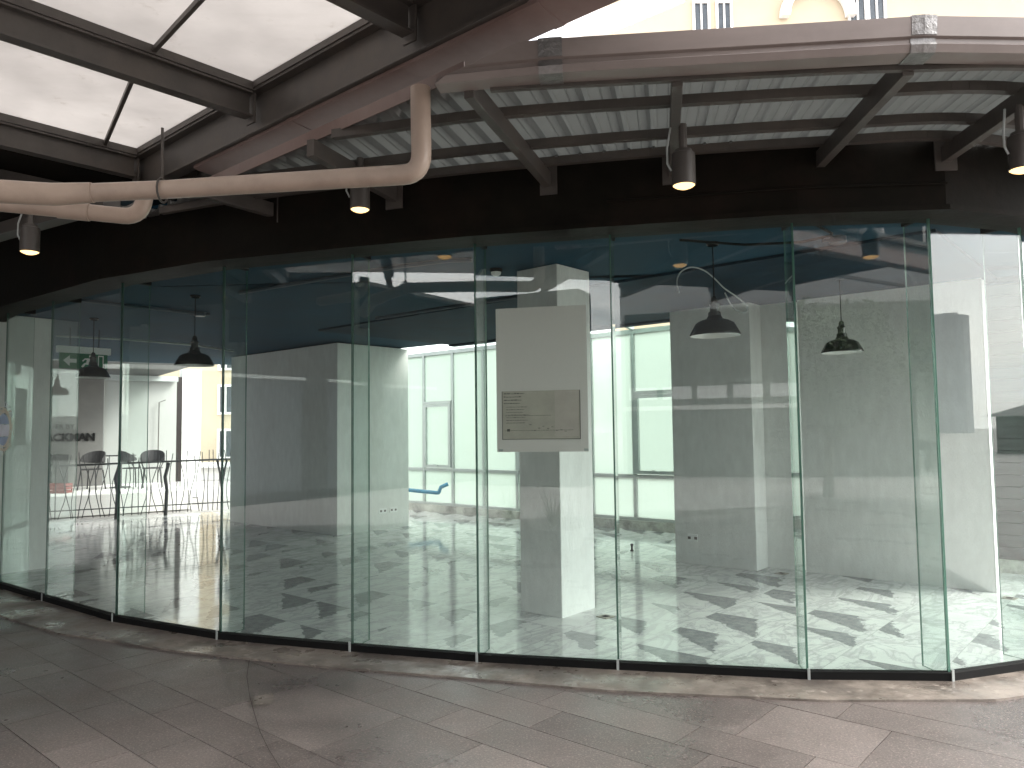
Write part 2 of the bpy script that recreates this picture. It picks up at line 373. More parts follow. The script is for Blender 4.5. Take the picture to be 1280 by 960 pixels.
# ------------------------------------------------------------------ plan of the curved glass front
J = [(-6.25,9.05), (-5.299,8.021), (-4.417,7.34), (-3.32,6.499), (-2.231,5.911), (-1.157,5.549), (-.249,5.267), (.664,5.059), (1.797,4.825), (2.633,4.763), (3.37,5.01), (4.10,5.46), (4.70,6.10), (5.05,6.90)]
def tang(i):
    a = J[max(0,i-1)]; b = J[min(len(J)-1,i+1)]; return norm((b[0]-a[0], b[1]-a[1], 0))
def outn(i): t = tang(i); return (t[1], -t[0])          # towards the pavement
def offs(d): return [(J[i][0]+outn(i)[0]*d, J[i][1]+outn(i)[1]*d) for i in range(len(J))]
def ribbon(mb, inner, outer, z0, z1):                   # closed band between two polylines
    for i in range(len(inner)-1):
        q = [outer[i], outer[i+1], inner[i+1], inner[i]]
        k = len(mb.v)
        mb.v += [(p[0],p[1],z0) for p in q]+[(p[0],p[1],z1) for p in q]
        fs = [(3,2,1,0),(4,5,6,7),(0,1,5,4),(2,3,7,6)]
        if i == 0: fs.append((3,0,4,7))
        if i == len(inner)-2: fs.append((1,2,6,5))
        for fc in fs: mb.f.append(tuple(k+x for x in fc)); mb.m.append(0)
    return mb

# ------------------------------------------------------------------ ground, pavement, kerb, floor
mb = MB(); mb.poly([(-400,-400,-.03),(400,-400,-.03),(400,400,-.03),(-400,400,-.03)])
tag(mb.build('ground', M['ground']), kind='structure')
mb = MB(); n0 = -4.0
pav = MB(); pav.shade = []
bed = MB(); bed.poly([uv(10,-4.2,-.012), uv(-9,-4.2,-.012), uv(-9,6.6,-.012), uv(10,6.6,-.012)])
rows = [1.39,1.685,1.97,2.245,2.85,3.155,3.45,3.735,4.29,4.59]
b_ = [1.39]
while b_[-1] > -4: b_.append(b_[-1]-random.choice((.295,.59,.59)))
rows = b_[::-1][:-1]+rows+[5.18,5.47,6.06,6.35]
rp = random.Random(3)
for i in range(len(rows)-1):
    s = -9+rp.random()*.5
    while s < 10:
        w = rp.choice((.59,.59,.59,.885,.295)); g = .0022
        z = -.0005-rp.random()*.0012
        pts = [(s+g,rows[i]+g),(s+g,rows[i+1]-g),(s+w-g,rows[i+1]-g),(s+w-g,rows[i]+g)]
        top = [uv(a,b,z) for a,b in pts][::-1]
        k = len(pav.v); pav.v += top+[(p[0],p[1],-.011) for p in top]
        sd = rp.gauss(.5,.22)
        pav.f.append((k+3,k+2,k+1,k)); pav.m.append(0); pav.shade.append(sd)
        for j in range(4):
            pav.f.append((k+j,k+(j+1)%4,k+4+(j+1)%4,k+4+j)); pav.m.append(0); pav.shade.append(sd*.4)
        s += w
pv = tag(pav.build('pavement', M['pavers'], flat=True), kind='structure')
tag(bed.build('pavement_bed', M['grout']), kind='structure')
# curved expansion joint and the pale mended patch beside it
mb = MB(); cp = [(-1.84,5.42),(-1.72,5.02),(-1.58,4.66),(-1.45,4.36),(-1.336,4.105),(-1.22,3.88),(-1.1,3.67),(-.9,3.38),(-.66,3.1)]
for i in range(len(cp)-1):
    a, b = cp[i], cp[i+1]
    mb.poly([(a[0]-.0018,a[1],.003),(a[0]+.0018,a[1],.003),(b[0]+.0018,b[1],.003),(b[0]-.0018,b[1],.003)])
tag(mb.build('path_joint', M['grout']), kind='structure')
mb = MB(); pp = [atz(*q) for q in ((315,872),(340,867),(343,873),(338,880),(317,884))]
mb.poly([(p[0],p[1],.0035) for p in pp][::-1])
mb.build('paving_patch', M['kerb']); tag(bpy.data.objects['paving_patch'], kind='structure')
ko = [(-6.6,8.5),(-5.62,7.60),(-4.70,6.92),(-3.58,6.13),(-2.42,5.60),(-1.25,5.18),(-.32,4.92),(.57,4.645),(1.76,4.44),(2.70,4.42),(3.55,4.66),(4.36,5.14),(5.05,5.9),(5.4,6.8)]
kb = ribbon(MB(), offs(-.02), ko, -.01, .012)
tag(kb.build('kerb', M['kerb']), kind='structure')
floor_poly = offs(-.01)+[uv(.15,8.55), uv(.15,10.2), uv(11.9,10.2), (-4.3,16.35), (-5.63,15.55), (-6.9,14.85), (-8.4,13.72), (-7.9,11.5), (-7.0,9.9)]
tag(MB().prism(floor_poly, -.02, .02).build('floor', M['marble']), kind='structure')
# ceiling: navy slab, thin darker slab under it, roof
inn = offs(.14)
cpoly = inn+[uv(.35,8.5), uv(8.72,8.5), (-5.4,15.55), (-6.9,14.85),(-8.4,13.72),(-7.9,11.5),(-7.0,9.9)]
tag(MB().prism(cpoly, 2.95, 3.40).build('ceiling', M['ceiling']), kind='structure')
so = MB().prism([uv(1.25,6.05), uv(1.25,8.48), uv(8.7,8.48), uv(8.7,6.05)][::-1], 2.925, 2.949)  # thin slab in a darker navy below part of the ceiling
tag(so.build('dark_ceiling_band', M['soffit']), kind='structure')

# ------------------------------------------------------------------ glass front
chan = ribbon(MB(), offs(-.03), offs(.03), .012, .058)
tag(chan.build('base_channel', M['black']), 'black base channel running along the foot of the curved glass front', 'channel')
panel_labels = ['glass panel at the hidden left end of the curved front, past the wreath sticker',
 'leftmost glass panel, before the grey wall, with the round wreath sticker',
 'clear glass panel standing before the green exit sign',
 'clear glass panel before the pendant lamp and the wavy railing',
 'wide clear glass panel before the shaded face of the big white wall block',
 'clear glass panel with the blue water pipe showing behind it',
 'clear glass panel carrying the paper notice',
 'clear glass panel with the nearest black pendant lamp behind it',
 'dusty glass panel before the textured white wall and a pendant lamp',
 'angled glass panel at the right end reflecting sky and a tower',
 'glass panel turning away at the right, before the dark cladding', 'glass panel at the right bend, second before the end', 'last glass panel of the right bend']
glass = []
for i in range(len(J)-1):
    a, b = J[i], J[i+1]; d = norm((b[0]-a[0], b[1]-a[1], 0)); n = (d[1], -d[0]); g = .004; t = .006
    p0 = (a[0]+d[0]*g, a[1]+d[1]*g); p1 = (b[0]-d[0]*g, b[1]-d[1]*g)
    q = [(p0[0]+n[0]*t,p0[1]+n[1]*t),(p1[0]+n[0]*t,p1[1]+n[1]*t),(p1[0]-n[0]*t,p1[1]-n[1]*t),(p0[0]-n[0]*t,p0[1]-n[1]*t)]
    mb = MB().hexa([(*p,.05) for p in q]+[(*p,2.93) for p in q], (1,1,0,1,0,1))
    o = tag(mb.build('glass_screen', [M['pane'], M['edge']], flat=True), panel_labels[i], 'glass screen', 'panels of the curved glass front')
    glass.append((p0, d, n))
fin_names = ['at the joint left of the wreath sticker','at the joint between grey wall and exit sign','at the joint between exit sign and railing lamp','at the joint left of the big white block','at the joint over the right edge of the big white block','at the joint just left of the paper notice','seen edge-on, at the joint right of the paper notice','at the joint between the two right pendant lamps','at the joint before the sky-reflecting end panel','near the right edge of the end panel','at the first joint of the right bend','at the last joint of the right bend']
for i in range(1, len(J)-1):
    n = outn(i); a = (J[i][0]-n[0]*.012, J[i][1]-n[1]*.012); b = (J[i][0]-n[0]*.25, J[i][1]-n[1]*.25); t = (n[1]*.006, -n[0]*.006)
    q = [(a[0]-t[0],a[1]-t[1]),(a[0]+t[0],a[1]+t[1]),(b[0]+t[0],b[1]+t[1]),(b[0]-t[0],b[1]-t[1])]
    r = thing('glass_fin', (J[i][0],J[i][1],0), 'narrow glass fin '+fin_names[i-1], 'glass fin', 'stiffening fins of the glass front')
    MB().hexa([(*p,.022) for p in q]+[(*p,2.93) for p in q], (1,1,1,0,1,0)).build('fin_blade', [M['fin'], M['edge']], r, flat=True)
    mid = (J[i][0]-n[0]*.17, J[i][1]-n[1]*.17)
    br = MB().box((mid[0],mid[1],2.905),(.034,.17,.075), atan2(n[1],n[0])-pi/2).build('top_clamp', M['black'], r, bevel=.003)
    MB().lathe([(.012,0),(.012,.012)], (J[i][0]-n[0]*.02, J[i][1]-n[1]*.02, 2.88), 10, True, True).build('bolt', M['frame'], br)
    MB().box((J[i][0]+n[0]*.034,J[i][1]+n[1]*.034,.045),(.016,.006,.07), atan2(n[1],n[0])-pi/2).build('foot_clip', M['frame'], r)
# fascia above the glass
fa = MB(); fi, fo = offs(-.10), offs(.17)
ribbon(fa, fi, fo, 2.853, 3.36)
fr_ = thing('fascia_beam', (J[7][0],J[7][1],2.85), 'dark fascia beam curving above the glass front', 'fascia')
fa.build('beam', M['fascia'], fr_)
ribbon(MB(), offs(.17), offs(.205), 2.853, 2.885).build('drip_edge', M['fascia'], fr_)
tl = offs(.168)[:4]; t2 = offs(-.10)[:4]
ribbon(MB(), t2, tl, 3.361, 4.05).build('upper_fascia', M['fascia'], fr_)
cd = [(p[0],p[1],3.02) for p in offs(.185)[7:10]]
tag(MB().tube(cd, .008, 8).build('conduit', M['fascia']), 'thin painted conduit clipped along the fascia above the glass', 'conduit')

# ------------------------------------------------------------------ curved corrugated canopy
rf = [((.254,4.99),(-.19,3.60)), ((1.04,4.80),(.79,3.50)), ((1.921,4.665),(1.83,3.42)), ((2.66,4.60),(2.60,3.46)), ((3.50,4.93),(3.95,3.85)), ((-.80,5.26),(-1.15,4.35)), ((-1.75,5.60),(-2.10,5.06))]
can = thing('corrugated_canopy', (1.0,4.2,3.15), 'curved canopy of grey ribbed sheet on dark steel rafters above the glass', 'canopy')
for a, b in rf:
    MB().bar((*a,3.20),(*b,3.20),.052,.10).build('rafter', M['steel'], can, bevel=.003)
    d = norm((b[0]-a[0],b[1]-a[1],0)); sd = (d[1]*.0,-d[0]*.0)
    MB().bar((a[0]+d[0]*.004,a[1]+d[1]*.004,3.20),(a[0]+d[0]*.016,a[1]+d[1]*.016,3.20),.13,.20).build('end_plate', M['steel'], can)
def cat(pts, per=8):
    out_ = []
    for i in range(len(pts)-1):
        p0 = pts[max(0,i-1)]; p1 = pts[i]; p2 = pts[i+1]; p3 = pts[min(len(pts)-1,i+2)]
        for k in range(per):
            t = k/per
            out_.append(tuple(.5*((2*p1[q])+(-p0[q]+p2[q])*t+(2*p0[q]-5*p1[q]+4*p2[q]-p3[q])*t*t+(-p0[q]+3*p1[q]-3*p2[q]+p3[q])*t**3) for q in range(2)))
    out_.append(pts[-1]); return out_
inner = cat([(-3.0,6.17),(-2.05,5.72),(-1.2,5.40),(-.35,5.13),(.254,4.985),(1.0,4.81),(1.921,4.662),(2.66,4.60),(3.50,4.93),(4.2,5.38)])
outer = cat([(-3.9,4.6),(-2.7,4.25),(-1.6,3.98),(-.75,3.73),(-.19,3.575),(.75,3.48),(1.83,3.40),(2.62,3.44),(3.95,3.82),(4.95,4.5)])
NB = 2.620                                           # the sheet ends under the skylight's box gutter
nn = lambda p: p[0]*V[0]+p[1]*V[1]
rails = []
for a, b in zip(inner, outer):
    na, nb = nn(a), nn(b)
    if na <= NB+.02: continue
    t = 1.0 if nb >= NB else (na-NB)/(na-nb)
    rails.append((a, (a[0]+(b[0]-a[0])*t, a[1]+(b[1]-a[1])*t), b))
# resample along the arc with trapezoid ribs
acc = [0.0]
mids = [((a[0]+b[0])/2,(a[1]+b[1])/2) for a,_,b in rails]
for i in range(1, len(mids)): acc.append(acc[-1]+hypot(mids[i][0]-mids[i-1][0], mids[i][1]-mids[i-1][1]))
def at_arc(x):
    i = 0
    while i < len(acc)-2 and acc[i+1] < x: i += 1
    t = (x-acc[i])/((acc[i+1]-acc[i]) or 1); t = max(0,min(1,t))
    def lp(p, q): return (p[0]+(q[0]-p[0])*t, p[1]+(q[1]-p[1])*t)
    return lp(rails[i][0], rails[i+1][0]), lp(rails[i][1], rails[i+1][1])
sh = MB(); x = 0; st = []
PITCH = .165
while x < acc[-1]:
    for dx, h in ((0,0),(.055,0),(.062,.006),(.069,0),(.108,0),(.125,.032),(.148,.032)):
        if x+dx < acc[-1]: st.append((x+dx, h))
    x += PITCH
ns = 6; k0 = 0
for (x, h) in st:
    a, b = at_arc(x)
    for j in range(ns+1):
        t = j/ns; sh.v.append((a[0]+(b[0]-a[0])*t, a[1]+(b[1]-a[1])*t, 3.292+h+.012*(1-t)))
for i in range(len(st)-1):
    for j in range(ns):
        q = i*(ns+1)+j; sh.f.append((q, q+ns+1, q+ns+2, q+1)); sh.m.append(0)
for kx in range(4, 30):                              # fastener caps of the sheet
    a, b = at_arc(kx*PITCH+.136); p = (a[0]+(b[0]-a[0])*.13, a[1]+(b[1]-a[1])*.13)
    if nn(p) > NB: sh.lathe([(.008,0),(.008,.012)], (p[0],p[1],3.282), 8, True, False)
so_ = sh.build('roof_sheet', M['zinc'], can); sm = so_.modifiers.new('thick', 'SOLIDIFY'); sm.thickness = .002; sm.offset = 1
def purlin(t, z, w, h):
    pts = []
    for a, c, b in rails:
        p = (a[0]+(b[0]-a[0])*t, a[1]+(b[1]-a[1])*t)
        if nn(p) > 2.60: pts.append((*p, z))
    mb = MB()
    for i in range(len(pts)-1): mb.bar(pts[i], pts[i+1], w, h)
    return mb
for t in (.66, .33, .115): purlin(t, 3.264, .045, .05).build('purlin', M['steel'], can)
purlin(.985, 3.215, .03, .09).build('edge_angle', M['steel'], can)
# gutter
GP = [(-.20,3.603),(.206,3.53),(1.822,3.375),(2.50,3.41),(3.95,3.80),(4.9,4.4)]
prof = [(d_, 3.185+(z_-3.165)*1.5) for d_, z_ in [(-.02,3.20),(0,3.165),(.105,3.165),(.122,3.185),(.112,3.190),(.112,3.203),(.128,3.207),(.138,3.262),(.120,3.266),(.112,3.215),(.095,3.185),(.02,3.185)]]
gt = thing('roof_gutter', (1.0,3.4,3.16), 'mauve grey rain gutter along the outer edge of the curved canopy', 'gutter')
def gn(i):
    a = GP[max(0,i-1)]; b = GP[min(len(GP)-1,i+1)]; d = norm((b[0]-a[0],b[1]-a[1],0)); return (d[1],-d[0])
def ring(p, n, sc=0.0, lift=0.0):
    return [(p[0]+n[0]*(d+(sc if d > .05 else -sc)), p[1]+n[1]*(d+(sc if d > .05 else -sc)), z+(sc if z > 3.22 else -sc)) for d, z in prof]
for i in range(len(GP)-1):
    ra_ = ring(GP[i], gn(i))
    if i == 0:                    # the end is mitred to sit against the skylight's box gutter
        gd_ = norm((GP[1][0]-GP[0][0], GP[1][1]-GP[0][1], 0)); kd = gd_[0]*V[0]+gd_[1]*V[1]
        cut = lambda p: max(-.13, (2.80*(p[2]-EYE)/1.902-.005-nn(p))/kd)
        ra_ = [(p[0]+gd_[0]*cut(p), p[1]+gd_[1]*cut(p), p[2]) for p in ra_]
    MB().extrude(ra_[::-1], ring(GP[i+1], gn(i+1))[::-1]).build('gutter_section', M['gutter'], gt)
for i in (1, 2, 3):
    a = GP[i]; n = gn(i); d = (-n[1], n[0]); w = .055
    pl = []
    for sgn, oth in ((-1, GP[i-1]), (1, GP[i+1])):
        q = norm((oth[0]-a[0], oth[1]-a[1], 0)); pl.append((a[0]+q[0]*w, a[1]+q[1]*w))
    sl = MB(); r0, r1, r2 = ring(pl[0], n, .004), ring(a, n, .0045), ring(pl[1], n, .004)
    sl.extrude(r0[::-1], r1[::-1]); sl.extrude(r1[::-1], r2[::-1])
    if i < 3 or True: sl.build('joint_sleeve', M['tape'], gt)
# downlights
def downlight(first, px, py, label, z=2.83):
    p = atz(px, py, z)
    if first is None:
        r = thing('downlight', p, label, 'downlight', 'cylinder downlights under the canopy')
        MB().lathe([(.057,.0),(.061,.003),(.061,.168),(.050,.173),(.045,.19)], p, 28, False, True).build('housing', M['lamp_body'], r)
        MB().lathe([(.0005,-.020),(.025,-.016),(.045,-.008),(.0565,.0005)], p, 28).build('lens', M['lamp_on'], r)
        MB().tube([add(p,(0,0,.15)), add(p,(0,0,.33))], .022, 10).build('stem', M['steel'], r)
        cbl = MB().tube([add(p,(-.065,0,.08)), add(p,(-.085,0,.12)), add(p,(-.085,0,.2)), add(p,(-.06,.02,.32))], .006, 6).build('cable', M['frame'], r)
        return r
    r = copy_tree(first); r.location = p; r['label'] = label; return r
DL = downlight(None, 855, 232, 'lit cylinder downlight hanging under the middle canopy rafter')
downlight(DL, 450, 262, 'lit cylinder downlight below the long beige pipe', 2.95)
downlight(DL, 37, 315, 'lit cylinder downlight in the dark left corner, under the pipes')
downlight(DL, 1278, 212, 'lit cylinder downlight at the right edge, half cut off')

# ------------------------------------------------------------------ skylight over the pavement
sky = thing('skylight', uv(4,2.6,3.5), 'steel framed skylight with white translucent sheets above the walkway', 'skylight')
mb = MB()
def ibeam(mb, p, q, h, w, tf=.018, tw=.012):           # I section
    z = p[2]
    mb.bar((p[0],p[1],z+tf/2),(q[0],q[1],z+tf/2), w, tf); mb.bar((p[0],p[1],z+h-tf/2),(q[0],q[1],z+h-tf/2), w, tf)
    mb.bar((p[0],p[1],z+h/2),(q[0],q[1],z+h/2), tw, h-2*tf)
ibeam(mb, uv(-6,2.645,3.50), uv(6.7,2.645,3.50), .29, .13)
mb.build('main_beam', M['steel'], sky)
for s in (-3.4,-1.85,-.25,1.35,2.92,4.47,6.2):
    mb = MB(); ibeam(mb, uv(s,2.57,3.60), uv(s,-1.9,3.60), .17, .085, .014, .012); rfm = mb.build('rafter', M['steel'], sky)
    MB().bar(uv(s,2.58,3.80), uv(s,-1.9,3.80), .10, .055).build('glazing_cap', M['steel'], rfm)
    MB().bar(uv(s-.05,2.585,3.66), uv(s+.05,2.585,3.66), .012, .19).build('end_cleat', M['steel'], rfm)
MB().bar(uv(-6,2.645,3.815), uv(6.7,2.645,3.815), .15, .05).build('beam_cap', M['steel'], sky)
ss = [-3.4,-1.85,-.25,1.35,2.92,4.47,6.2]
for i in range(len(ss)-1):
    for n0_, n1_ in ((2.62,1.0),(1.0,-.6),(-.6,-1.9)):
        q = [uv(ss[i],n0_), uv(ss[i+1],n0_), uv(ss[i+1],n1_), uv(ss[i],n1_)]
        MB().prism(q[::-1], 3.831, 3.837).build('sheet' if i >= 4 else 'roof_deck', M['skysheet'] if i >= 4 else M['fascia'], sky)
for a, b in (((250,0),(190,65)), ((165,100),(130,183))):
    p = atz(*a, 3.80); q = atz(*b, 3.80); d = norm(sub(p, q))
    MB().bar(add(q, mul(d,.04)), add(p, mul(d,.6 if a[1] == 0 else -.02)), .024, .03).build('glazing_bar', M['steel'], sky)
MB().bar(uv(-6,1.0,3.80), uv(3.4,1.0,3.80), .035, .05).build('glazing_bar', M['steel'], sky)
# brown-red gutter on the beam's outer side
rg = thing('box_gutter', uv(3,2.72,3.46), 'brown red box gutter fixed along the main skylight beam', 'gutter')
g0, g1 = -6, 5.3
sec = [(2.615,3.478),(2.640,3.468),(2.815,3.452),(2.83,3.465),(2.83,3.62),(2.815,3.62),(2.815,3.475),(2.715,3.48),(2.715,3.498),(2.615,3.498)]
MB().bar(uv(5.3,2.608,3.316), uv(2.55,2.608,3.316), .006, .072).build('verge_trim', M['red_gutter'], rg)
MB().extrude([uv(g1,n,z) for n,z in sec][::-1], [uv(g0,n,z) for n,z in sec][::-1]).build('gutter_trough', M['red_gutter'], rg)
for s in (4.1,2.15,0.3):
    MB().extrude([uv(s,n+(.003 if n > 2.7 else -.003),z+(-.003 if z < 3.49 else .002)) for n,z in sec][::-1], [uv(s-.06,n+(.003 if n > 2.7 else -.003),z+(-.003 if z < 3.49 else .002)) for n,z in sec][::-1]).build('joint_strap', M['red_gutter'], rg)
# opaque roof beyond the skylight's last bay
dr = thing('dark_roof', uv(8,1,3.55), 'dark opaque roof soffit beyond the last skylight bay', 'roof')
MB().prism([uv(6.26,-2.2),uv(6.26,2.75),uv(11,2.75),uv(11,-2.2)], 3.60, 3.72).build('roof_deck', M['fascia'], dr)
MB().prism([uv(5.33,2.845),uv(5.33,4.3),uv(10.5,4.3),uv(10.5,2.845)], 3.50, 3.54).build('infill_board', M['fascia'], dr)
MB().prism([uv(5.33,2.66),uv(5.33,2.84),uv(6.25,2.84),uv(6.25,2.66)], 3.44, 3.49).build('infill_board', M['fascia'], dr)
MB().bar(uv(6.4,1.5,3.52), uv(10,1.5,3.52), .12, .16).build('joist', M['steel'], dr)
MB().bar(uv(6.75,-2,3.50), uv(6.75,2.6,3.50), .12, .18).build('joist', M['steel'], dr)
p = atz(-120,325,3.22); q = atz(140,250,3.22)
tag(MB().bar(p, q, .13, .10).build('tie_beam', M['steel'], bevel=.004), 'grey steel tie beam under the pipes in the upper left corner', 'beam')
hb = thing('pipe_hanger', aty(203,190,4.15), 'threaded pipe hanger holding the long beige pipe under the beam', 'hanger')
MB().tube([aty(203,160,4.15), aty(203,236,4.15)], .008, 8).build('rod', M['steel'], hb)
MB().tube([add(aty(203,238,4.15),(0,.066*cos(t),.066*sin(t))) for t in [x*pi/8 for x in range(17)]], .006, 6).build('clamp_ring', M['steel'], hb)

# ------------------------------------------------------------------ rain water pipes
def elbow(p, c, q, r, n=7):     # rounded corner p-c-q
    a = norm(sub(p,c)); b = norm(sub(q,c)); P = add(c, mul(a,r)); Q = add(c, mul(b,r))
    return [tuple((1-t)**2*P[i]+2*t*(1-t)*c[i]+t*t*Q[i] for i in range(3)) for t in [k/n for k in range(n+1)]]
rp_ = .050
cor = aty(527,217,3.72); e1 = aty(206,237,4.15); e2 = aty(66,243,4.05); e3 = aty(-60,236,3.8)
top = (cor[0]-.004, 3.72, aty(524,110,3.72)[2])
dp = thing('drain_pipe', cor, 'long beige drain pipe with elbow dropping from the brown gutter', 'pipe')
MB().tube([top]+elbow(top, cor, e1, .10)+[e1, e2], rp_, 20).build('pipe_run', M['pvc'], dp)
def collar(a, b, t0, t1, r, name='coupling'):
    p = tuple(a[i]+(b[i]-a[i])*t0 for i in range(3)); q = tuple(a[i]+(b[i]-a[i])*t1 for i in range(3))
    MB().tube([p, p, q, q], [r*.93, r, r, r*.93], 22).build(name, M['pvc'], dp)
collar(top, cor, -.04, .30, rp_*1.2); collar(top, cor, .58, .76, rp_*1.17)
collar(cor, e1, .06, .12, rp_*1.18); collar(cor, e1, .72, .84, rp_*1.18); collar(cor, e1, .90, .93, rp_*1.24)
collar(e1, e2, .0, .30, rp_*1.16); collar(e1, e2, .40, .62, rp_*1.3)
MB().tube([add(mul(e1,.35), mul(e2,.65)), e2, e3], [rp_*1.1,rp_*1.22,rp_*1.22], 22).build('wide_branch', M['pvc'], dp)
collar(e2, e3, .12, .30, rp_*1.34)
b0 = aty(182,240,4.45); b1 = aty(176,272,4.45); b2 = aty(-60,248,4.25)
d2 = thing('branch_pipe', b1, 'thinner beige pipe with short upturned elbow behind the long pipe', 'pipe')
MB().tube([b0]+elbow(b0, b1, b2, .10)+[b2], .047, 18).build('pipe_run', M['pvc'], d2)
MB().tube([add(mul(b1,.55),mul(b2,.45)), add(mul(b1,.72),mul(b2,.28))], .052, 18).build('coupling', M['pvc'], d2)

# ------------------------------------------------------------------ interior: columns and walls
def slab(name, label, cat, pl, z0, z1, mat, bevel=.006, root=None):
    cx = sum(p[0] for p in pl)/len(pl); cy = sum(p[1] for p in pl)/len(pl)
    r = thing(name, (cx,cy,z0), label, cat)
    MB().prism(pl, z0, z1).build('shaft', mat, r, bevel=bevel); return r
def rect(corner, lu, lv):        # corner nearest the viewer, lu along +U, lv along +V
    c = corner; a = (c[0]+U[0]*lu, c[1]+U[1]*lu); b = (a[0]+V[0]*lv, a[1]+V[1]*lv); d = (c[0]+V[0]*lv, c[1]+V[1]*lv)
    return [c, d, b, a]
Z0, Z1 = .0, 2.949
cc = slab('column', 'slim white square column behind the paper notice', 'column', rect((.386,6.37), .44, .47), Z0, 2.948, M['plaster'])
lc = slab('wall_block', 'massive white wall block, its shaded face towards the glass, left of the windows', 'wall', rect((-2.648,11.619), 3.13, 1.42), Z0, 2.924, M['plaster'])
def socket(root, p, d, w=.16, h=.085):
    n = (d[1], -d[0]); c = (p[0]+n[0]*.006, p[1]+n[1]*.006, p[2])
    o = MB().box(c, (w, .012, h), atan2(d[1], d[0])).build('socket_plate', M['white_enamel'], root, bevel=.003)
    for k in (-.04,.04): MB().box((c[0]+d[0]*k+n[0]*.007, c[1]+d[1]*k+n[1]*.007, c[2]), (.035,.003,.03), atan2(d[1], d[0])).build('outlet', M['ink'], o)
vd = V
for t in (.87,1.09):
    socket(lc, (-2.648+V[0]*t, 11.619+V[1]*t, .31), V)
rc = slab('column', 'broad white column behind the nearest pendant lamp', 'column', rect((2.606,8.346), .98, .30), Z0, 2.947, M['plaster'])
socket(rc, (2.606+U[0]*.75, 8.346+U[1]*.75, .31), (-U[0],-U[1]), .12)
rear = (2.606+V[0]*.301-U[0]*.38, 8.346+V[1]*.301-U[1]*.38)
MB().prism(rect(rear, .50, .42), Z0, 2.947).build('pilaster', M['plaster'], rc, bevel=.005)
w2 = slab('wall', 'long textured white wall behind the dusty right glass panel', 'wall', rect((4.407,7.131), 1.73, .11), Z0, 2.946, M['plaster'])
MB().box((4.407+V[0]*.055-U[0]*.004,7.131+V[1]*.055-U[1]*.004,1.47),(.006,.115,2.9), atan2(V[1],V[0])-pi/2).build('edge_trim', M['white'], w2)
lw_ = thing('wall', (-5.6,8.9,0), 'grey white end wall at the far left, behind the wreath sticker', 'wall')
MB().wall((-5.465,9.08), (-6.55,7.66), -.22, 0, 2.945).build('wall_face', M['plaster'], lw_, bevel=.005)
# dark cladding beyond the right-hand wall
dcl = thing('cladding', (5.4,7.8,0), 'dark horizontally boarded cladding past the end of the textured wall', 'wall')
mb = MB(); ca = (4.35,8.75); cb = (5.95,7.385)
for k in range(24):
    mb.wall(ca, cb, .06+.012*(k%2), .16+k*.125, .16+k*.125+.119)
mb.build('boards', M['shutter'], dcl)
MB().wall((ca[0]+V[0]*.075,ca[1]+V[1]*.075), (cb[0]+V[0]*.075,cb[1]+V[1]*.075), .05, .0, 3.3).build('backing', M['shutter'], dcl)
MB().wall((ca[0]-V[0]*.05,ca[1]-V[1]*.05), (cb[0]-V[0]*.05,cb[1]-V[1]*.05), .05, .0, .155).build('plinth', M['stone_curb'], dcl)
# floor boxes and the small door stop
for px, py, lab in ((757,771,'small square floor box set in marble beside the slim column'), (1262,748,'small square floor box set in marble near the dark cladding'), (977,717,'small square floor box set in marble at the foot of the broad column')):
    p = atz(px, py, .02)
    r = thing('floor_box', p, lab, 'floor box', 'floor boxes in the marble')
    MB().box((p[0],p[1],.0225),(.11,.11,.005), A+pi/2).build('cover', M['brass'], r, bevel=.001)
    MB().box((p[0],p[1],.0262),(.05,.05,.002), A+pi/2).build('flap', M['black'], r)
p = atz(790,689,.02); r = thing('door_stop', p, 'small dark knob standing on the floor near the windows', 'door stop')
MB().lathe([(.022,0),(.024,.01),(.012,.025),(.012,.06),(.02,.075),(.02,.09),(.0005,.098)], p, 16, True).build('knob', M['black'], r)

# ------------------------------------------------------------------ window wall and glass roof at the back
NW = 10.2
ww = thing('window_wall', uv(7,NW,0), 'bright back wall of frosted windows in grey frames', 'window wall')
MB().prism([uv(.2,NW+.10), uv(.2,NW-.03), uv(12,NW-.03), uv(12,NW+.10)][::-1], .0, .155).build('stone_curb', M['stone_curb'], ww)
def vbar(s, w, z0, z1, n=NW+.02, d=.07): return MB().wall(uv(s-w/2,n), uv(s+w/2,n), -d, z0, z1)
for k in range(15):
    s = 12.0-.8*k
    vbar(s, .055, .156, 3.10).build('mullion', M['frame'], ww)
for z, h in ((.83,.055),(3.075,.07),(.18,.045)):
    MB().prism([uv(.2,NW+.088), uv(.2,NW+.024), uv(12,NW+.024), uv(12,NW+.088)][::-1], z-h/2, z+h/2).build('transom', M['frame'], ww)
for k in range(14):
    s1 = 12.0-.8*k-.03; s0 = s1-.74
    for z0, z1 in ((.205,.802),(.86,3.04)):
        MB().prism([uv(s0,NW+.062), uv(s0,NW+.055), uv(s1,NW+.055), uv(s1,NW+.062)][::-1], z0, z1).build('pane', M['winpane'], ww)
for k in (1,4,7,10):
    s1 = 12.0-.8*k-.03; s0 = s1-.74
    sb = MB()
    for s in (s0+.03, s1-.03): sb.wall(uv(s-.03,NW-.005), uv(s+.03,NW-.005), -.05, .87, 2.08)
    for z in (.895, 2.055): sb.prism([uv(s0+.06,NW+.044), uv(s0+.06,NW-.004), uv(s1-.06,NW-.004), uv(s1-.06,NW+.044)][::-1], z-.025, z+.025)
    so2 = sb.build('sash', M['frame'], ww)
    MB().prism([uv(s0-.02,NW+.05), uv(s0-.02,NW-.01), uv(s1+.02,NW-.01), uv(s1+.02,NW+.05)][::-1], 2.085, 2.14).build('sash_head', M['frame'], ww)
    MB().bar(uv((s0+s1)/2-.05,NW-.03,.90), uv((s0+s1)/2+.05,NW-.03,.93), .02, .02).build('latch', M['frame'], so2)
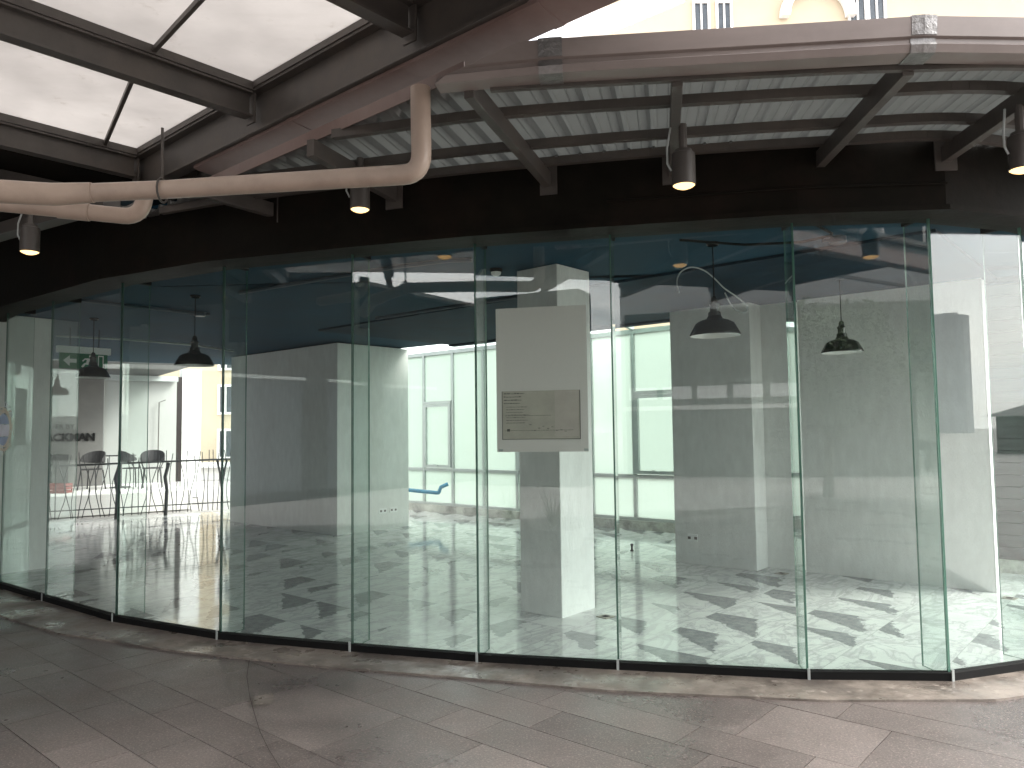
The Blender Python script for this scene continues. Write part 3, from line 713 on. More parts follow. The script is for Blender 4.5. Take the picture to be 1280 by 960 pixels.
gr = thing('glass_roof', uv(5,9.3,3.1), 'sloping translucent roof over the window strip at the back', 'glass roof')
eb = thing('ceiling_beam', uv(5,8.5,2.9), 'dark navy beam at the back edge of the ceiling, before the windows', 'beam')
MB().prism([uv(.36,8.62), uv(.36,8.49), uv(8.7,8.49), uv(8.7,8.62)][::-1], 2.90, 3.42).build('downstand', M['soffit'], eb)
for k in range(15):
    s = 12.0-.8*k
    if k >= 4: MB().bar(uv(s,8.63,3.40), uv(s,NW+.06,3.13), .05, .07).build('rafter', M['frame'], gr)
q = [uv(.2,8.63,3.45), uv(8.9,8.63,3.45), uv(8.9,NW+.1,3.17), uv(.2,NW+.1,3.17)]
MB().hexa([q[0],q[3],q[2],q[1]]+[add(x,(0,0,.008)) for x in (q[0],q[3],q[2],q[1])]).build('roof_pane', M['roofpane'], gr)
tag(MB().tube([aty(505,612,13.9), aty(546,616,13.9)]+elbow(aty(546,616,13.9), aty(549,616,13.9), aty(550,607,13.9), .035,4)+[aty(551,609,13.9), aty(560,605,13.9)], .035, 12).build('water_pipe', M['blue_pipe']), 'bright blue water pipe bending in front of the back windows', 'pipe')

# ------------------------------------------------------------------ ceiling services
def ceil_line(pts, r, name, label, catg, mat, z=2.93):
    P = [atz(*p, z) for p in pts]
    return tag(MB().tube(P, r, 8).build(name, mat), label, catg)
ceil_line([(300,366),(420,346),(500,333),(560,326),(590,325)], .018, 'ceiling_conduit', 'dark cable conduit bending across the blue ceiling left of the notice', 'conduit', M['navy_trim'])
ceil_line([(470,398),(560,384),(647,371)], .02, 'ceiling_conduit', 'straight dark conduit on the edge of the darker ceiling band', 'conduit', M['navy_trim'], 2.90)
ceil_line([(75,372),(150,381),(230,390),(262,393)], .018, 'ceiling_conduit', 'dark conduit over the left part of the blue ceiling', 'conduit', M['navy_trim'])
ceil_line([(70,420),(150,424),(240,431),(292,439)], .014, 'sprinkler_pipe', 'pale thin sprinkler pipe crossing the ceiling above the exit sign', 'pipe', M['frame'], 2.90)
ceil_line([(1000,270),(1040,292)], .010, 'ceiling_cable', 'thin black cable from the fascia to the ceiling junction box', 'cable', M['black'])
ceil_line([(850,300),(930,306),(1000,303),(1040,294)], .010, 'ceiling_cable', 'thin black cable sagging under the ceiling towards the junction box', 'cable', M['black'], 2.90)
for px, py, lab in ((1047,296,'small dark junction box on the ceiling over the right pendant lamp'), (250,390,'small dark junction box on the ceiling left of the big block')):
    p = atz(px, py, 2.95); r = thing('junction_box', p, lab, 'junction box', 'ceiling junction boxes')
    MB().lathe([(.055,-.05),(.06,-.045),(.06,-.001)], p, 18, True).build('box_body', M['navy_trim'], r)
    MB().tube([add(p,(-.06,0,-.025)), add(p,(-.11,0,-.025))], .014, 8).build('gland', M['navy_trim'], r)
p = atz(620,336,2.95); r = thing('smoke_detector', p, 'white domed smoke detector on the blue ceiling above the slim column', 'smoke detector')
MB().lathe([(.055,-.001),(.055,-.02),(.045,-.03)], p, 22).build('base', M['black'], r); MB().lathe([(.045,-.03),(.04,-.05),(.022,-.062),(.0005,-.064)], p, 22).build('dome', M['white_enamel'], r)
# white cable left hanging in loops
wc = [(849,366),(846,352),(851,340),(864,334),(880,338),(893,348),(905,360),(922,372),(934,383),(931,390),(920,388),(912,378),(906,366)]
tag(MB().tube([aty(x,y,6.3+.002*i) for i,(x,y) in enumerate(cat([(float(a),float(b)) for a,b in wc],6))], .006, 8).build('loose_cable', M['cable_grey']), 'loose white cable hanging in loops above the nearest pendant lamp', 'cable')

# pendants
def pendant(first, px, py, label):
    p = atz(px, py, 2.24)
    if first is None:
        r = thing('pendant_lamp', p, label, 'pendant lamp', 'black barn pendant lamps')
        MB().lathe([(.186,.0),(.186,.012),(.168,.045),(.140,.095),(.105,.115),(.062,.128),(.048,.150)], p, 40).build('shade', M['black_enamel'], r)
        MB().lathe([(.183,.001),(.164,.045),(.136,.093),(.10,.112),(.03,.12),(.001,.12)], p, 40).build('shade_lining', M['white_enamel'], r)
        MB().lathe([(.048,.150),(.045,.178),(.034,.185),(.034,.225),(.040,.228),(.040,.240),(.026,.25),(.022,.285),(.010,.30)], p, 24, False, True).build('socket_neck', M['black_enamel'], r)
        MB().lathe([(.002,.03),(.02,.035),(.03,.06),(.025,.09),(.014,.118)], p, 16).build('bulb', M['white_enamel'], r)
        MB().tube([add(p,(0,0,.295)), add(p,(0,0,.688))], .0045, 8).build('cord', M['black'], r)
        MB().lathe([(.05,.708),(.05,.695),(.04,.682)], p, 18, False, False).build('ceiling_rose', M['black_enamel'], r)
        return r
    r = copy_tree(first); r.location = p; r['label'] = label; return r
PL = pendant(None, 894, 420, 'black barn pendant lamp before the broad column, nearest of the four')
pendant(PL, 1053, 441, 'black barn pendant lamp before the long textured wall')
pendant(PL, 116, 472, 'black barn pendant lamp next to the green exit sign')
pendant(PL, 243, 457, 'black barn pendant lamp left of the big wall block')

# exit sign
e0 = aty(71,440,9.7)
er = thing('exit_sign', e0, 'green emergency exit sign with left arrow and running figure', 'exit sign')
ed = V
def sg(x, z, o): return (e0[0]+ed[0]*x+ed[1]*o, e0[1]+ed[1]*x-ed[0]*o, e0[2]+z)
def sbox(x0,x1,z0,z1,o0,o1): return MB().hexa([sg(x0,z0,o1),sg(x1,z0,o1),sg(x1,z0,o0),sg(x0,z0,o0),sg(x0,z1,o1),sg(x1,z1,o1),sg(x1,z1,o0),sg(x0,z1,o0)])
W = .64
sbox(0,W,0,.085,-.04,.04).build('housing', M['white'], er, bevel=.004)
gp = sbox(.03,W-.03,-.20,-.001,-.006,.006).build('green_panel', M['green'], er)
mb = MB(); mb.poly([sg(x,z,.009) for x,z in ((.07,-.1),(.15,-.03),(.15,-.075),(.23,-.075),(.23,-.125),(.15,-.125),(.15,-.17))]); mb.build('arrow', M['white'], gp)
mb = MB(); fgx = .36
for pl in (((.02,-.02),(.05,-.02),(.05,-.05),(.02,-.05)), ((-.03,-.06),(.045,-.06),(.07,-.10),(.05,-.105),(.03,-.08),(.02,-.12),(.06,-.15),(.05,-.18),(.03,-.165),(.02,-.145),(-.02,-.14),(-.05,-.18),(-.075,-.17),(-.04,-.125),(-.015,-.115),(-.005,-.08),(-.03,-.08),(-.05,-.105),(-.065,-.095))):
    mb.poly([sg(fgx+x,z,.009) for x,z in pl])
mb.build('running_figure', M['white'], gp)
mb = MB()
for x0,x1,z0,z1 in ((.49,.56,-.03,-.015),(.49,.502,-.185,-.03),(.548,.56,-.185,-.03)): mb.poly([sg(x0,z1,.009),sg(x1,z1,.009),sg(x1,z0,.009),sg(x0,z0,.009)])
mb.build('doorway_pictogram', M['white'], gp)
for x in (.15,.5): MB().tube([sg(x,.085,0), (sg(x,0,0)[0],sg(x,0,0)[1],2.948)], .006, 8).build('hanger_rod', M['black'], er)

# ------------------------------------------------------------------ paper notice on the glass
(p0, gd, gn_) = glass[6]
def on6(px, py, o):
    b = onplane(px, py, (p0[0]-gn_[0]*o, p0[1]-gn_[1]*o), gn_); return b
C4 = [on6(621.5,565,.014), on6(735.8,564.5,.014), on6(734.5,380,.014), on6(618.5,387,.014)]
pn = thing('paper_notice', C4[0], 'white paper notice with a printed form, taped inside the glass', 'notice')
xl = hypot(C4[1][0]-C4[0][0], C4[1][1]-C4[0][1]); zb = (C4[0][2]+C4[1][2])/2; zt = (C4[2][2]+C4[3][2])/2
bx = C4[0]
def pt(x, z, o): return (bx[0]+gd[0]*x-gn_[0]*o, bx[1]+gd[1]*x-gn_[1]*o, zb+z)
def pbox(x0,x1,z0,z1,o0,o1): return MB().hexa([pt(x0,z0,o0),pt(x1,z0,o0),pt(x1,z0,o1),pt(x0,z0,o1),pt(x0,z1,o0),pt(x1,z1,o0),pt(x1,z1,o1),pt(x0,z1,o1)])
HT = zt-zb
pbox(0,xl,0,HT,0,.0012).build('sheet', M['paper'], pn, flat=True)
fx0, fx1, fz0, fz1 = xl*.06, xl*.92, HT*.085, HT*.42
fo_ = pbox(fx0,fx1,fz0,fz1,-.002,-.0008).build('printed_form', M['form'], pn, flat=True)
pbox(fx0+(fx1-fx0)*.68,fx1-.012,fz0+.02,fz1-.004,-.003,-.0022).build('pale_field', M['form2'], fo_, flat=True)
fr2 = MB()
def addpb(m, x0,x1,z0,z1,o0,o1):
    m.hexa([pt(x0,z0,o0),pt(x1,z0,o0),pt(x1,z0,o1),pt(x0,z0,o1),pt(x0,z1,o0),pt(x1,z1,o0),pt(x1,z1,o1),pt(x0,z1,o1)])
for a in ((fx0,fx0+.004,fz0,fz1),(fx1-.004,fx1,fz0,fz1),(fx0+.004,fx1-.004,fz0,fz0+.004)): addpb(fr2, *a, -.004, -.0021)
fr2.build('form_border', M['ink'], fo_, flat=True)
ik = MB(); rr = random.Random(5)
def line(x0, x1, z, h=.004):
    x = x0
    while x < x1:
        w = rr.uniform(.006,.022); addpb(ik, x, min(x+w,x1), z, z+h*rr.uniform(.6,1.1), -.0045, -.0036); x += w+.004
for k in range(4): line(fx0+.015, fx0+.02+rr.uniform(.10,.16), fz1-.02-k*.022, .006)
for k in range(7):
    z = fz1-.11-k*.018; line(fx0+.03, fx0+.13+rr.uniform(0,.06), z, .0035)
for k in range(9):
    x = fx0+.19+k*.030; line(x, x+.015, fz0+.05+rr.uniform(0,.05), .004)
line(fx0+.02, fx1-.05, fz0+.06, .003); line(fx0+.02, fx1-.2, fz0+.16, .003)
addpb(ik, fx0+.035, fx0+.055, fz0+.055, fz0+.072, -.0045, -.0036)
ik.build('print', M['ink'], fo_, flat=True)
for x in (.012, xl-.03): pbox(x,x+.03,.004,.02,-.0012,-.0002).build('tape', M['frame'], pn, flat=True)

# ------------------------------------------------------------------ round wreath sticker on the far left panel
(q0, sd_, sn) = glass[1]
def onp(px, py, o=.009): return onplane(px, py, (q0[0]+sn[0]*o, q0[1]+sn[1]*o), sn)
cen = onp(4, 537)
wr = thing('wreath_sticker', cen, 'round sticker with a cream straw wreath, cut by the left picture edge', 'sticker')
def wp(x, z, o=0): return (cen[0]+sd_[0]*x+sn[0]*o, cen[1]+sd_[1]*x+sn[1]*o, cen[2]+z)
R0 = .205
dk_ = MB()
k = len(dk_.v)
def disc(pts, o):
    mb = MB(); mb.extrude([wp(x,z,o) for x,z in pts], [wp(x,z,o-.0008) for x,z in pts]); return mb
arc = lambda r, a0, a1, n=24: [(r*cos(R(a0+(a1-a0)*i/n)), r*sin(R(a0+(a1-a0)*i/n))) for i in range(n+1)]
disc(arc(R0*.80, 20, 160), .001).build('upper_field', M['decal_blue'], wr, flat=True)
disc(arc(R0*.80, -25, 18)+arc(R0*.80,162,205), .001).build('middle_band', M['decal_white'], wr, flat=True)
disc(arc(R0*.80, 207, 333), .001).build('lower_field', M['decal_blue'], wr, flat=True)
def strand(mb, pts, w, o):
    for i in range(len(pts)-1):
        a, b = pts[i], pts[i+1]; d = norm((b[0]-a[0], b[1]-a[1], 0)); n_ = (-d[1]*w, d[0]*w)
        mb.poly([wp(a[0]-n_[0],a[1]-n_[1],o), wp(b[0]-n_[0],b[1]-n_[1],o), wp(b[0]+n_[0],b[1]+n_[1],o), wp(a[0]+n_[0],a[1]+n_[1],o)])
st_ = MB(); rw = random.Random(9)
for k in range(46):
    a0 = rw.uniform(-115,100); ln = rw.uniform(35,80); r = R0*rw.uniform(.86,1.08); dr_ = rw.uniform(-.02,.05)
    strand(st_, [((r+dr_*i/8)*cos(R(a0+ln*i/8)), (r+dr_*i/8)*sin(R(a0+ln*i/8))) for i in range(9)], rw.uniform(.002,.006), .0022+.0003*k/10)
for a0, a1, dr_ in ((20,-12,.10),(-10,-40,.08),(-60,-85,.06),(60,40,.08),(0,22,.11)):
    strand(st_, [((R0+dr_*i/6)*cos(R(a0+(a1-a0)*i/6)), (R0+dr_*i/6)*sin(R(a0+(a1-a0)*i/6))) for i in range(7)], .005, .0045)
st_.build('straw_wreath', M['decal_cream'], wr, flat=True)
lt = MB()
for a in (78,64,50,36):      # ring shaped letters over the wreath
    cx, cz = R0*1.30*cos(R(a)), R0*1.30*sin(R(a))
    for i in range(14):
        t0, t1 = 2*pi*i/14, 2*pi*(i+1)/14
        if a == 64 and i in (0,1): continue
        lt.poly([wp(cx+r_*cos(t), cz+r_*sin(t), .0035) for r_, t in ((.030,t0),(.030,t1),(.019,t1),(.019,t0))])
lt.build('ring_letters', M['decal_white'], wr, flat=True)

# ------------------------------------------------------------------ balcony rail, neighbour terrace
ra, rb, rc_ = (-8.35,13.72), (-5.63,15.5), (-4.35,16.3)
rl = thing('railing', (-6.9,14.7,0), 'dark metal railing with bent rod balusters at the floor edge', 'railing')
MB().bar((*ra,1.02),(*rb,1.06),.05,.035).build('top_rail', M['dark_metal'], rl)
MB().bar((*rb,.98),(*rc_,.98),.05,.045).build('top_rail', M['dark_metal'], rl)
MB().bar((*ra,.22),(*rc_,.20),.02,.02).build('bottom_rail', M['dark_metal'], rl)
rr = random.Random(21)
for i in range(48):
    t = i/47*1.0; seg = (ra, rb) if t < .72 else (rb, rc_); tt = t/.72 if t < .72 else (t-.72)/.28
    x, y = seg[0][0]+(seg[1][0]-seg[0][0])*tt, seg[0][1]+(seg[1][1]-seg[0][1])*tt
    h = 1.12+rr.uniform(0,.14); pts = []
    a1, ph = rr.uniform(-.07,.07), rr.uniform(0,6)
    for k in range(8):
        z = .06+(h-.06)*k/7; o = a1*sin(ph+k*.8); pts.append((x+o*.83, y+o*.5, z))
    MB().tube(pts, .0075, 6).build('baluster', M['dark_metal'], rl)
for t in (.02,.36,.62):
    x, y = ra[0]+(rb[0]-ra[0])*t, ra[1]+(rb[1]-ra[1])*t
    MB().tube([(x,y,.02),(x+.02,y,.5),(x-.02,y,.75),(x+.05,y,1.02)], .035, 8).build('post', M['dark_metal'], rl)
for sgn in (-1,1):
    x, y = rb[0]-.18, rb[1]-.1
    MB().tube([(x,y,.45),(x+sgn*.03,y,.75),(x+sgn*.10,y,1.04)], .022, 8).build('forked_post', M['dark_metal'], rl)
xm, ym = (rb[0]+rc_[0])/2-.1, (rb[1]+rc_[1])/2-.06
MB().bar((xm,ym,.02),(xm,ym,.96),.07,.07,(1,0,0)).build('post', M['dark_metal'], rl)
# neighbour terrace
na, nb = aty(40,656,14.6)[:2], aty(240,641,16.3)[:2]
tr = thing('terrace', (na[0],na[1],0), 'white raised terrace edge of the neighbouring cafe behind the railing', 'terrace')
nd = norm((nb[0]-na[0], nb[1]-na[1], 0)); nv = (-nd[1], nd[0])
tp = [ (na[0]-nd[0]*3,na[1]-nd[1]*3), nb, (nb[0]+nv[0]*4.2,nb[1]+nv[1]*4.2), (na[0]-nd[0]*3+nv[0]*4.2,na[1]-nd[1]*3+nv[1]*4.2)]
MB().prism(tp, -.01, .40).build('terrace_slab', M['white_render'], tr, bevel=.01)
def onN(px, py, dist): # point on a plane parallel to the terrace edge, dist behind it
    return onplane(px, py, (na[0]+nv[0]*dist, na[1]+nv[1]*dist), nv)
D1 = 3.0
pa = onN(20,640,D1); pb = onN(127,640,D1)
pr = thing('shop_partition', (pa[0],pa[1],.4), 'dark grey shopfront partition with raised black lettering', 'partition')
MB().wall(pa[:2], pb[:2], .12, .40, 3.0).build('panel', M['partition'], pr)
t0 = onN(69,549,D1-.03); t1 = onN(119,549,D1-.03); wid = hypot(t1[0]-t0[0], t1[1]-t0[1])
ls = MB()
tb = onN(119,550.5,D1-.02)
text_mesh('lettering', 'BLACKMAN', .235, tb, nd, M['black'], pr, .03, 'RIGHT', .010)
tb2 = onN(93,536,D1-.02)
text_mesh('small_lettering', 'ER BY', .15, tb2, nd, M['black'], pr, .02, 'RIGHT')
wa = onN(128,630,D1+.25); wb = onN(219,630,D1+.25); wc_ = onN(226,630,D1+.2); wd = onN(250,630,D1+.2)
nw = thing('cafe_wall', (wa[0],wa[1],.4), 'pale roller blind wall of the neighbouring cafe behind the chairs', 'wall')
MB().wall(wa[:2], wb[:2], .15, .40, 3.0).build('blind', M['blind'], nw)
MB().wall(wb[:2], wc_[:2], .2, .40, 3.0).build('post', M['brown'], nw)
MB().wall(wc_[:2], wd[:2], .3, .0, 3.2).build('pier', M['plaster'], nw)
rq = [(tp[k][0],tp[k][1]) for k in range(4)]
MB().prism(rq, 3.02, 3.30).build('cafe_roof', M['opp_dark'], nw)
hx = onN(128,462,D1+.1); hy = onN(222,462,D1+.1)
MB().bar((hx[0],hx[1],2.93),(hy[0],hy[1],2.93),.18,.12).build('blind_box', M['frame'], nw)
MB().tube([onN(197,600,D1+.15), onN(199,503,D1+.15), onN(207,500,D1+.15)], .012, 6).build('crank', M['steel'], nw)
MB().wall(onN(62,640,D1-.01)[:2], onN(82,640,D1-.01)[:2], -.3, .40, 1.15).build('counter', M['opp_dark'], pr)
def chair(first, px, py, dist, rz, label):
    p = onN(px, py, dist); p = (p[0], p[1], .40)
    if first is None:
        r = thing('cafe_chair', p, label, 'chair', 'dark chairs on the cafe terrace')
        MB().lathe([(.0005,.445),(.20,.45),(.215,.44),(.20,.425),(.0005,.42)], p, 18).build('seat', M['rattan'], r)
        bk = MB(); ro = []
        for i in range(13):
            t = pi*(i/12)*1.15-.09*pi; ro.append((cos(t)*.25, .02+sin(t)*.24))
        for i in range(12):
            a, b = ro[i], ro[i+1]; za, zb = .83-.17*abs(i/6-1)**2.2, .83-.17*abs((i+1)/6-1)**2.2
            ya, yb = .56+.05*abs(i/6-1)**2, .56+.05*abs((i+1)/6-1)**2
            bk.hexa([add(p,(a[0],a[1],ya)),add(p,(b[0],b[1],yb)),add(p,(b[0]*.93,b[1]*.93,yb)),add(p,(a[0]*.93,a[1]*.93,ya)),add(p,(a[0],a[1],za)),add(p,(b[0],b[1],zb)),add(p,(b[0]*.93,b[1]*.93,zb)),add(p,(a[0]*.93,a[1]*.93,za))])
        bk.build('backrest', M['rattan'], r)
        for x in (-1,1):
            for y in (-1,1): MB().tube([add(p,(x*.20,y*.19,0)), add(p,(x*.155,y*.15,.42))], .014, 8).build('leg', M['dark_metal'], r)
        for x in (-1,1): MB().tube([add(p,(x*.16,-.14,.43)), add(p,(x*.235,-.06,.60))], .012, 8).build('arm', M['dark_metal'], r)
        return r
    r = copy_tree(first); r.location = p; r.rotation_euler = (0,0,rz); r['label'] = label; return r
CH = chair(None, 114, 632, 1.6, 0, 'dark cafe chair standing before the grey partition')
chair(CH, 163, 625, 1.5, 2.4, 'dark cafe chair on the terrace, middle one of the three')
chair(CH, 190, 622, 1.2, .4, 'dark round-backed cafe chair before the pale blind, nearest the brown post')
p = onN(150,628,1.9); p = (p[0],p[1],.40)
tb_ = thing('cafe_table', p, 'small dark round cafe table between the terrace chairs', 'table')
MB().lathe([(.0005,.72),(.31,.72),(.31,.70),(.0005,.70)], p, 22).build('table_top', M['rattan'], tb_)
MB().tube([p, add(p,(0,0,.7))], .03, 10).build('pedestal', M['dark_metal'], tb_); MB().lathe([(.22,0),(.22,.015),(.03,.04)], p, 18, True).build('foot', M['dark_metal'], tb_)
p = onN(73,630,1.0); p = (p[0],p[1],.4)
bxr = thing('red_crate', p, 'small dull red crate on the terrace by the counter', 'crate')
cr = MB()
for z in (.03,.10,.17): 
    for a,b in (((-.19,-.13),(.19,-.13)),((.19,-.13),(.19,.13)),((.19,.13),(-.19,.13)),((-.19,.13),(-.19,-.13))): cr.bar(add(p,(*a,z)), add(p,(*b,z)), .012,.05)
for a in ((-.19,-.13),(.19,-.13),(.19,.13),(-.19,.13)): cr.bar(add(p,(*a,0)), add(p,(*a,.2)), .02,.02,(1,0,0))
cr.box(add(p,(0,0,.01)),(.37,.25,.015)); cr.build('crate_body', M['red'], bxr)

# ------------------------------------------------------------------ buildings beyond
def building(name, label, x0, x1, y, dep, z0, z1, mat, wins, wmat='window_dark', frame='white_render'):
    r = thing(name, ((x0+x1)/2, y, z0), label, 'building')
    MB().box(((x0+x1)/2, y+dep/2, (z0+z1)/2), (x1-x0, dep, z1-z0)).build('wall', mat, r)
    for (a, b, c, d) in wins:
        s = 1 if dep > 0 else -1
        w = MB()
        fr = .09
        for q in ((a-fr,a,c-fr,d+fr),(b,b+fr,c-fr,d+fr),(a,b,d,d+fr),(a,b,c-fr,c),((a+b)/2-.03,(a+b)/2+.03,c,d)):
            w.box(((q[0]+q[1])/2, y-s*.04, (q[2]+q[3])/2), (q[1]-q[0], .12, q[3]-q[2]))
        o = w.build('window', M[frame], r)
        MB().box(((a+b)/2, y-s*.012, (c+d)/2), (b-a-.004, .02, d-c-.004)).build('pane', M[wmat], o)
    return r
# cream building above the canopy
by = 30.0
def bxy(px, py): p = aty(px, py, by); return p[0], p[2]
wl = []
for xa_, xb_ in ((868,884),(897,912),(1062,1080),(1086,1104)):
    a_, b2_ = bxy(xa_,14)[0], bxy(xb_,14)[0]
    dz = 0 if xa_ < 1000 else .35
    for zc in (16.75, 13.2, 9.6): wl.append((a_, b2_, zc+dz, zc+dz+1.9))
cb_ = building('cream_building', 'tall cream apartment building rising beyond the curved canopy', 2.9, 30, by, 12, -.02, 19.6, M['cream'], wl)
mb = MB(); mb.box((2.75,by-.1,9.8),(.5,.5,19.6)); mb.build('corner_pier', M['white_render'], cb_)
for zz in (8.3,15.3,19.5): MB().box((16.4,by-.15,zz),(27.2,.3,.35)).build('string_course', M['white_render'], cb_)
ax, az = bxy(1020,14)
ar = MB(); 
for i in range(16):
    t0, t1 = pi*i/16, pi*(i+1)/16
    ar.hexa([(ax+cos(t)*r_, by-o, az-.3+sin(t)*r_) for o in (.35,) for t,r_ in ((t0,1.5),(t1,1.5),(t1,1.15),(t0,1.15))][::1]+[(ax+cos(t)*r_, by-.02, az-.3+sin(t)*r_) for t,r_ in ((t0,1.5),(t1,1.5),(t1,1.15),(t0,1.15))])
ar.build('arch_moulding', M['white_render'], cb_)
wv = thing('white_gable', (1.0,26,0), 'white gabled house end with sloping eave left of the cream building', 'building')
g_ = [(0.2,10.6),(1.6,11.7),(3.2,12.9),(3.2,13.6),(0.2,11.4)]
gz = [(bxy(700,52)),(bxy(745,40)),(bxy(860,-8)),(bxy(860,-30)),(bxy(700,30))]
mb = MB(); mb.extrude([(x*26/30,26.0,1.55+(z-1.55)*26/30) for x,z in gz][::-1], [(x*26/30,26.6,1.55+(z-1.55)*26/30) for x,z in gz][::-1]); mb.build('sloping_eave', M['white_render'], wv)
MB().box((2.2,27.5,5.5),(2.6,2.0,11)).build('wall', M['white_render'], wv)
# left far building
wl = []
for k in range(4):
    for z in range(9): wl.append((-12.55+1.1*k*1.0, -12.05+1.1*k, .6+z*1.9, 1.7+z*1.9))
building('cream_building', 'far cream apartment block with small dark windows seen past the left railing', -16.5, -9.0, 33, 8, -4, 18, M['cream'], wl)
lb = building('low_building', 'low white building with one small dark window below the railing', -14.0, -5.4, 27, 5, -4, .42, M['white_render'], [(-11.6,-10.9,-1.4,-.5)])
MB().box((-9.7,26.9,.46),(8.8,.5,.08)).build('coping', M['white'], lb)

# ------------------------------------------------------------------ across the street (seen mirrored in the glass)
wl = []
for k in range(5):
    for z in (7.25,10.6): wl.append((-4.6+k*3.4, -2.2+k*3.4, z, z+1.7))
ob = building('opposite_building', 'grey white building across the street mirrored in the glass', -5.0, 13, -16, -10, -.03, 13, M['opp'], wl)
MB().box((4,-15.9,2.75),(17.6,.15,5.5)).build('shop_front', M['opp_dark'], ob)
for k in range(9): MB().box((-4.2+k*1.15,-15.8,2.75),(.95,.06,.42)).build('transom_light', M['white'], ob)
MB().box((0.6,-15.78,2.25),(11,.10,.14)).build('ledge', M['white_render'], ob)
mw_ = thing('added_dark_wing', (-12,0,0), 'dark two storey wing of the mall on the left, mirrored in the glass', 'building')  # added wing: keeps left reflections dark and blocks sky light
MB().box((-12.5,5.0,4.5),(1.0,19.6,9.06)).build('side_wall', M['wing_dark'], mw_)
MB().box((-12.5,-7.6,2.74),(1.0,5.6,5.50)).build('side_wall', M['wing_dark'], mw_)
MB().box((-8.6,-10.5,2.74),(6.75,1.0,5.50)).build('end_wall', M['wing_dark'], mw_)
MB().box((-12.3,-7.7,5.54),(1.2,5.4,.10)).build('coping', M['steel'], mw_)
for k in range(6):
    o = MB().box((-11.97,-7+k*2.9,1.5),(.08,2.1,2.6)).build('shop_window', M['window_dark'], mw_)
    MB().box((-11.90,-7+k*2.9,2.84),(.10,2.2,.08)).build('frame', M['frame'], o)
tw = thing('office_tower', (175,-68,0), 'slim dark office tower mirrored in the right end panel', 'tower')
MB().box((171.5,-69,12.0),(3,10.4,25.8)).build('shaft', M['tower'], tw)
MB().box((171.6,-68.2,25.2),(2,5,.9)).build('roof_plant', M['tower'], tw)
hs = thing('dark_house', (48,0,0), 'low dark house with hipped roof and antenna mirrored at the right', 'house')
MB().box((49.5,0,1.0),(9,22,2.05)).build('wall', M['opp_dark'], hs)
mb = MB(); mb.hexa([(44.5,-11.5,2.03),(54.5,-11.5,2.03),(54.5,11.5,2.03),(44.5,11.5,2.03),(48,-9.6,2.98),(51,-9.6,2.98),(51,9.6,2.98),(48,9.6,2.98)]); mb.build('roof', M['roof_dark'], hs)
mb = MB().tube([(48.5,-10.0,2.6),(48.5,-10.0,3.9)], .035, 6); mb.bar((48.5,-10.5,3.75),(48.5,-9.5,3.75),.05,.05); mb.build('antenna', M['dark_metal'], hs)
def leafy(name, label, base, hgt, rad, n, seed, trunk_r):
    rg_ = random.Random(seed); r = thing(name, base, label, 'tree')
    tk = MB(); tk.tube([base, add(base,(.05,.02,hgt*.3)), add(base,(-.04,.05,hgt*.62))], [trunk_r, trunk_r*.75, trunk_r*.4], 9)
    cl = []
    for k in range(16):
        t = rg_.uniform(0,2*pi); zz = rg_.uniform(.42,.95)*hgt; rr_ = rad*rg_.uniform(.25,.85)*(1-abs(zz/hgt-.65))
        c = add(base, (cos(t)*rr_, sin(t)*rr_, zz)); cl.append((c, rad*rg_.uniform(.25,.42)))
        tk.tube([add(base,(0,.02,hgt*.3+.02*k)), tuple((base[i]+c[i])/2+(0,0,hgt*.05)[i] for i in range(3)), c], [trunk_r*.4, trunk_r*.22, .01], 6)
    tk.build('trunk', M['bark'], r)
    cw = MB()
    for k in range(n):
        c, q = rg_.choice(cl); d = norm((rg_.gauss(0,1), rg_.gauss(0,1), rg_.gauss(0,.8))); rr_ = q*rg_.random()**.4
        p = add(c, mul(d, rr_)); a = norm((rg_.gauss(0,1), rg_.gauss(0,1), rg_.gauss(0,.5))); b = norm(cross(a, (rg_.random(), rg_.random(), 1))); s = rg_.uniform(.06,.12)
        cw.poly([add(p,mul(a,-s)), add(p,mul(b,s*.5)), add(p,mul(a,s)), add(p,mul(b,-s*.5))])
    cw.build('crown', M['leaf'], r, flat=True); return r
leafy('street_tree', 'leafy street tree mirrored in the dusty right panel', (5.2,-8.5,-.03), 4.6, 2.2, 5200, 4, .13)
leafy('street_tree', 'smaller street tree mirrored near the broad column', (8.6,-7.2,-.03), 3.8, 1.8, 3600, 8, .10)
for bx_, by_, sd2, lab in ((-2.35,.42,1,'spiky green plant in a long planter, mirrored on the slim column'), (-1.75,.36,2,'second spiky plant of the planter, on its right')):
    rg_ = random.Random(sd2); r = thing('spiky_plant', (bx_,by_,.26), lab, 'plant', 'spiky plants in the planter')
    lf = MB()
    for k in range(34):
        t = rg_.uniform(0,2*pi); el = rg_.uniform(.25,1.35); ln = rg_.uniform(.45,.75); pts = []
        for i in range(6):
            u_ = i/5; x = ln*u_*cos(el); z = ln*u_*sin(el)-.35*ln*u_*u_*cos(el); pts.append((x,z,.016*(1-u_)+.001))
        sdv = (-sin(t), cos(t))
        for i in range(5):
            q = []
            for (x,z,w),sg_ in ((pts[i],-1),(pts[i+1],-1),(pts[i+1],1),(pts[i],1)): q.append((bx_+cos(t)*x+sdv[0]*w*sg_, by_+sin(t)*x+sdv[1]*w*sg_, .26+z))
            lf.poly(q)
    lf.build('leaves', M['agave'], r, flat=True)
pl = thing('planter', (-2.05,.39,0), 'low grey concrete planter holding the spiky plants', 'planter')
MB().hexa([(-2.75,.17,0),(-1.4,.17,0),(-1.4,.61,0),(-2.75,.61,0),(-2.78,.14,.26),(-1.37,.14,.26),(-1.37,.64,.26),(-2.78,.64,.26)]).build('trough', M['ground'], pl, bevel=.01)
